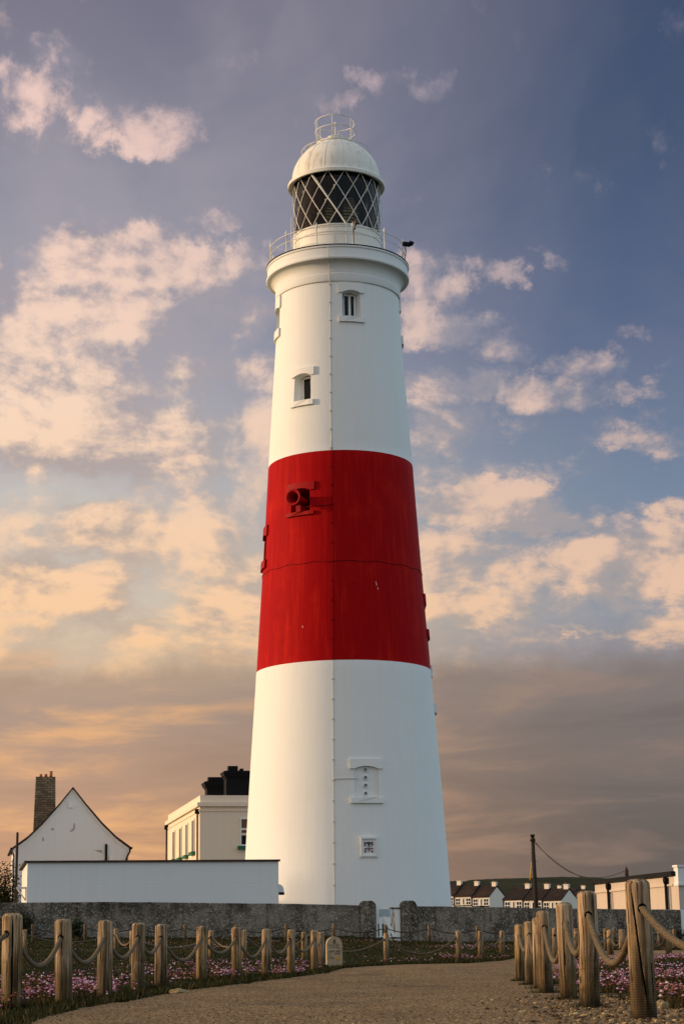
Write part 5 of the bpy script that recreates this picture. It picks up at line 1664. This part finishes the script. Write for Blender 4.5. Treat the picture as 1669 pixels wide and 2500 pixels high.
hs = [p['hole'] for p in PR]
rope_obj([xR + Vector((0, 0, .64))] + hs, [.26, .30, .24, .30, .26, .2, .18], 'thick twisted rope sagging between the posts right of the path', .021, True, step=.009)
hs = [p['hole'] for p in PL]
rope_obj([xL + Vector((0, 0, .64))] + hs, [.25, .24, .22, .20, .17, .27, .20, .27, .22, .2, .1], 'thick twisted rope sagging between the near posts left of the path', .021, True, step=.012)
hs = [p['hole'] for p in PM]
rope_obj([hs[0] + Vector((-3, 0, 0))] + hs, [.25, .22, .22, .22, .22, .3, .28, .36, .30, .25], 'pale rope linking the far-side posts left and right of the gate post', .024, True, step=.02)
hs = [p['hole'] for p in PN]
rope_obj(hs + [hs[-1] + Vector((1.6, 1, 0))], [.25, .25, .28, .28, .28, .25], 'rope linking the posts beyond the right flower bed', .024, False, step=.08)
hs = [p['hole'] for p in PO]
rope_obj([PO[0]['hole'] + Vector((-1.5, 2, 0))] + hs + [hs[-1] + Vector((1.6, 1, 0))], [.2, .3, .25, .25], 'dark rope linking the farthest posts at the right edge', .024, False, True, step=.08)
hs = [p['hole'] for p in PW]
rope_obj(hs, [.17] * 14, 'thin dark rope sagging between the small posts along the wall', .02, False, True, step=.1)

# ------------------------------------------------------------------ milestone
mp = at(817, 2363, 40.5)
ms = thing('milestone', 'round-topped carved stone waymarker at the end of the left rope fence', 'milestone', mp, R(9))
k = 40.5 / F_PX; w2 = .5 * 37.5 * k; hM = 73 * k
out = [(-w2, -.1), (w2, -.1), (w2, hM - w2 * 1.05)] + [(w2 * math.cos(t), hM - w2 * 1.05 + w2 * 1.05 * math.sin(t)) for t in np.linspace(.15, PI - .15, 14)] + [(-w2, hM - w2 * 1.05)]
mb = MB(); mb.prism(out, (0, 0, 0), (1, 0, 0), (0, 0, 1), (0, 1, 0), 0, .16)
ms_b = mb.build('stone', M['limestone'], ms)
def carve(txt, z, size, x=0, mt='carving'):
    cu = bpy.data.curves.new('lettering', 'FONT'); cu.body = txt; cu.size = size; cu.align_x = 'CENTER'; cu.extrude = .001; cu.resolution_u = 2
    to = bpy.data.objects.new('tmp', cu); col.objects.link(to); bpy.context.view_layer.update()
    me = bpy.data.meshes.new_from_object(to.evaluated_get(bpy.context.evaluated_depsgraph_get()))
    bpy.data.objects.remove(to, do_unlink=True)
    me.materials.clear(); me.materials.append(M[mt])
    o = bpy.data.objects.new('lettering', me); col.objects.link(o); o.parent = ms; o.rotation_euler = (R(90), 0, 0); o.location = (x, -.003, z)
carve('SOUTH WEST', hM * .70, .036); carve('COAST PATH', hM * .63, .034)
carve('WEST  MILE', hM * .50, .045); carve('MILES', hM * .43, .045, .06); carve('MILE', hM * .29, .05, -.05)
mb = MB(); mb.prism([(-.018, .0), (.018, .0), (.022, .03), (.0, .06), (-.022, .03)], (0, -.004, hM * .82), (1, 0, 0), (0, 0, 1), (0, 1, 0), 0, .01)
mb.prism([(-.022, -.025), (0, -.035), (.022, -.025), (.018, -.008), (-.018, -.008)], (0, -.004, hM * .82), (1, 0, 0), (0, 0, 1), (0, 1, 0), 0, .01); mb.build('acorn_mark', M['carving'], ms)
mb = MB(); mb.prism([(-.035, .02), (-.02, -.02), (0, -.035), (.025, -.02), (.04, .015), (.015, .03), (.0, .02), (-.015, .035)], (.075, -.004, hM * .29), (1, 0, 0), (0, 0, 1), (0, 1, 0), 0, .008); mb.build('yellow_mark', M['yellowpaint'], ms)

# flat stone at the path edge
def stone(px, py, Y, sx, sy, sz, label, seed):
    p = at(px, py, Y); bmh = bmesh.new(); bmesh.ops.create_icosphere(bmh, subdivisions=3, radius=1)
    for v in bmh.verts:
        n = 1 + .35 * mnoise.noise(v.co * 1.6 + Vector((seed, 0, 0))) + .12 * mnoise.noise(v.co * 5 + Vector((seed, 0, 0)))
        v.co = Vector((v.co.x * sx * n, v.co.y * sy * n, v.co.z * sz * n))
    me = bpy.data.meshes.new('stone'); bmh.to_mesh(me); bmh.free(); me.materials.append(M['rock'])
    o = bpy.data.objects.new('stone', me); col.objects.link(o); o.location = (p.x, p.y, tz(p.x, p.y) + sz * .45)
    tag(o, label, 'stone')
stone(436, 2428, 21, .12, .10, .035, 'flat yellowish stone at the path edge right of the fifth near post', 1)
stone(1614, 2472, 12.6, .045, .04, .035, 'small round brown stone right of the nearest right post', 4)

# ------------------------------------------------------------------ grass, flowers, gravel
def keep_xy(x, y):
    """thin out where posts and stone stand"""
    k = np.ones(x.shape, bool)
    for row in (PR, PL, PM, PN):
        for p in row: k &= np.hypot(x - p['b'].x, y - p['b'].y) > p['r'] * 1.15
    return k


def frustum(x, y, m_=1.15):
    return (np.abs(x) < (0.186 * m_) * y + .6)


def rand_xy(n, x0, x1, y0, y1, power=1.0):
    y = y0 + (y1 - y0) * rng.random(n) ** power
    return x0 + (x1 - x0) * rng.random(n), y


LROW = np.array([(p['b'].x, p['b'].y) for p in PL]); RROW = np.array([(p['b'].x, p['b'].y) for p in PR])
def left_edge(y): return np.interp(y, LROW[:, 1], LROW[:, 0])
def right_edge(y): return np.interp(y, RROW[:, 1], RROW[:, 0])
def zone_L(x, y): return (x < left_edge(y) + .1) & (y < 41)
def zone_R(x, y): return (x > right_edge(y) + .05 + np.clip(13.5 - y, 0, 3) * .3) & (y < 53) & (y > 11) & ~inside(x, y, PATH)


def blades(name, x, y, h, w, material, lean=.5):
    n = len(x); z = ground_z(x, y) - .005
    a = rng.uniform(0, 2 * PI, n); l = rng.uniform(0, lean, n) * h; la = rng.uniform(0, 2 * PI, n)
    dx, dy = np.cos(a) * w, np.sin(a) * w
    b1 = np.stack([x - dx, y - dy, z], 1); b2 = np.stack([x + dx, y + dy, z], 1)
    t = np.stack([x + np.cos(la) * l, y + np.sin(la) * l, z + h], 1)
    V = np.stack([b1, b2, t], 1).reshape(-1, 3)
    return np_mesh(name, V, np.arange(3 * n).reshape(n, 3), M[material])


# grass over turf
x, y = rand_xy(520000, -19, 19, 11, 88, 1.15)
ok = frustum(x, y) & ~inside(x, y, PATH) & keep_xy(x, y) & (y < wall_Y(x) - .05)
den = vnoise(x, y, 1.3, 11) * .6 + vnoise(x, y, 4.5, 12) * .4
ok &= rng.random(len(x)) < np.clip((den - .25) * 2.2, .12, 1)
ok[ok] &= rng.random(ok.sum()) < np.clip((edge_dist(x[ok], y[ok], PATH) - .08) / .45, .06, 1)
x, y = x[ok], y[ok]
hgt = (.018 + .038 * rng.random(len(x)) ** 1.5) * (1 + .4 * vnoise(x, y, .8, 13)) * np.where(y > 76, 1.5, 1)
blades('grass', x, y, hgt, .0035 + .00022 * y, 'grass')
tag(bpy.data.objects['grass'], 'short dark green turf around the posts', 'grass', kind='stuff')
# rough edge tufts along the path edges and post feet
xs_, ys_ = [], []
for row in (PR[1:], PL):
    for p in row:
        m_ = 260; a = rng.uniform(0, 2 * PI, m_); rr_ = p['r'] * rng.uniform(1.1, 2.3, m_)
        xs_.append(p['b'].x + np.cos(a) * rr_); ys_.append(p['b'].y + np.sin(a) * rr_)
for i in range(1, 18):
    a, b = PATH[i], PATH[i + 1]; m_ = int(900 * np.hypot(*(b - a)) / 4)
    t = rng.random(m_); xs_.append(a[0] + (b[0] - a[0]) * t - np.abs(rng.normal(0, .14, m_)) + .05); ys_.append(a[1] + (b[1] - a[1]) * t + np.abs(rng.normal(0, .10, m_)))
x = np.concatenate(xs_); y = np.concatenate(ys_)
blades('edge_grass', x, y, .03 + .07 * rng.random(len(x)) ** 1.6, .004 + .0002 * y, 'grass', .9)
tag(bpy.data.objects['edge_grass'], 'ragged dark tufts along the path edge', 'grass', kind='stuff')

# thrift: leafy cushions and pink heads
def thrift_density(x, y):
    n = vnoise(x, y, .75, 21) * .55 + vnoise(x, y, 2.2, 22) * .45
    dL = np.where(zone_L(x, y), np.clip(1.25 - (left_edge(y) - x) / (1.2 + y * .06), 0, 1), 0) * np.where(y < 34, 1, .55)
    dR = np.where(zone_R(x, y), np.where(y < 34, 1.0, np.where(y > 47, .7, .35)), 0)
    strip = np.where((y > 44) & (y < 56) & ~inside(x, y, PATH) & (x < 6), np.clip(1 - edge_dist(x, y, PATH) / .6, 0, 1) * .35, 0)
    mid = np.where((y > 40) & ~inside(x, y, PATH), .02, 0) + np.where((y > 60) & (vnoise(x, y, .35, 25) > .74), .3, 0)
    return np.clip((n - .47) * 6.5, 0, 1) * np.maximum(np.maximum(dL, dR), np.maximum(strip, mid))


x, y = rand_xy(400000, -14, 16, 11, 84, 1.5)
ok = frustum(x, y) & ~inside(x, y, PATH) & keep_xy(x, y) & (y < wall_Y(x) - .3)
x, y = x[ok], y[ok]
de = thrift_density(x, y)
pick = rng.random(len(x)) < de * 1.0
xc, yc = x[pick], y[pick]
hc = .03 + .05 * rng.random(len(xc))
blades('thrift_leaves', xc, yc, hc, .006 + .00025 * yc, 'cushion', .9)
tag(bpy.data.objects['thrift_leaves'], 'dark reddish cushions of thrift leaves', 'ground cover', kind='stuff')
x, y = rand_xy(330000, -14, 16, 11, 84, 1.25)
ok = frustum(x, y) & ~inside(x, y, PATH) & keep_xy(x, y) & (y < wall_Y(x) - .3)
x, y = x[ok], y[ok]
de = thrift_density(x, y)
pick = rng.random(len(x)) < de * .72
x, y = x[pick], y[pick]
n = len(x)
h = .06 + .07 * rng.random(n); z = ground_z(x, y)
oc = np.array([(1, 0, 0), (.3, .95, 0), (-.8, .58, 0), (-.8, -.58, 0), (.3, -.95, 0), (0, 0, .85), (0, 0, -.5)])
of = np.array([(i, (i + 1) % 5, 5) for i in range(5)] + [((i + 1) % 5, i, 6) for i in range(5)])
rr_ = (.0110 + .0055 * rng.random(n)) * (1 + .006 * y)
V = (oc[None] * rr_[:, None, None] + np.stack([x, y, z + h], 1)[:, None]).reshape(-1, 3)
Fc = (of[None] + (np.arange(n) * 7)[:, None, None]).reshape(-1, 3)
np_mesh('thrift_flowers', V, Fc, M['thrift'])
tag(bpy.data.objects['thrift_flowers'], 'pink and fading thrift flowers carpeting the beds', 'flowers', kind='stuff')
blades('flower_stalks', x, y, h, .0016 + .00005 * y, 'grass', .15)
tag(bpy.data.objects['flower_stalks'], 'thin stalks of the thrift flowers', 'flower stalks', kind='stuff')

# gravel
bmh = bmesh.new(); bmesh.ops.create_icosphere(bmh, subdivisions=1, radius=1)
iv = np.array([v.co[:] for v in bmh.verts]); iF = np.array([[v.index for v in f.verts] for f in bmh.faces]); bmh.free()
def pebbles(x, y, s, name, label):
    n = len(x); z = terr(x, y) + .004 + s * .25
    jit = 1 + rng.normal(0, .16, (n, len(iv), 1))
    sc3 = np.stack([s * rng.uniform(.8, 1.5, n), s * rng.uniform(.8, 1.4, n), s * rng.uniform(.45, .8, n)], 1)
    a = rng.uniform(0, PI, n); P = iv[None] * jit * sc3[:, None]
    X = P[..., 0] * np.cos(a)[:, None] - P[..., 1] * np.sin(a)[:, None]; Y_ = P[..., 0] * np.sin(a)[:, None] + P[..., 1] * np.cos(a)[:, None]
    V = np.stack([X + x[:, None], Y_ + y[:, None], P[..., 2] + z[:, None]], 2).reshape(-1, 3)
    Fc = (iF[None] + (np.arange(n) * len(iv))[:, None, None]).reshape(-1, 3)
    tag(np_mesh(name, V, Fc, M['stones']), label, 'gravel', kind='stuff')
x1, y1 = rand_xy(9000, .6, 3.6, 8.5, 17)
w_ = np.clip((x1 - (right_edge(y1) - .75)) / .7, .02, 1) * np.clip((y1 * -1 + 18) / 6, .1, 1)
ok = (rng.random(len(x1)) < w_) & frustum(x1, y1) & keep_xy(x1, y1) & (x1 < right_edge(y1) + 1.0)
pebbles(x1[ok], y1[ok], .004 + .012 * rng.random(ok.sum()) ** 2.2, 'gravel', 'loose yellowish gravel round the feet of the right posts')
x1, y1 = rand_xy(26000, -2.6, 4, 8.8, 36, 1.2)
ok = inside(x1, y1, PATH) & frustum(x1, y1)
pebbles(x1[ok], y1[ok], .0025 + .004 * rng.random(ok.sum()) ** 2, 'grit', 'fine grit scattered over the brown path')
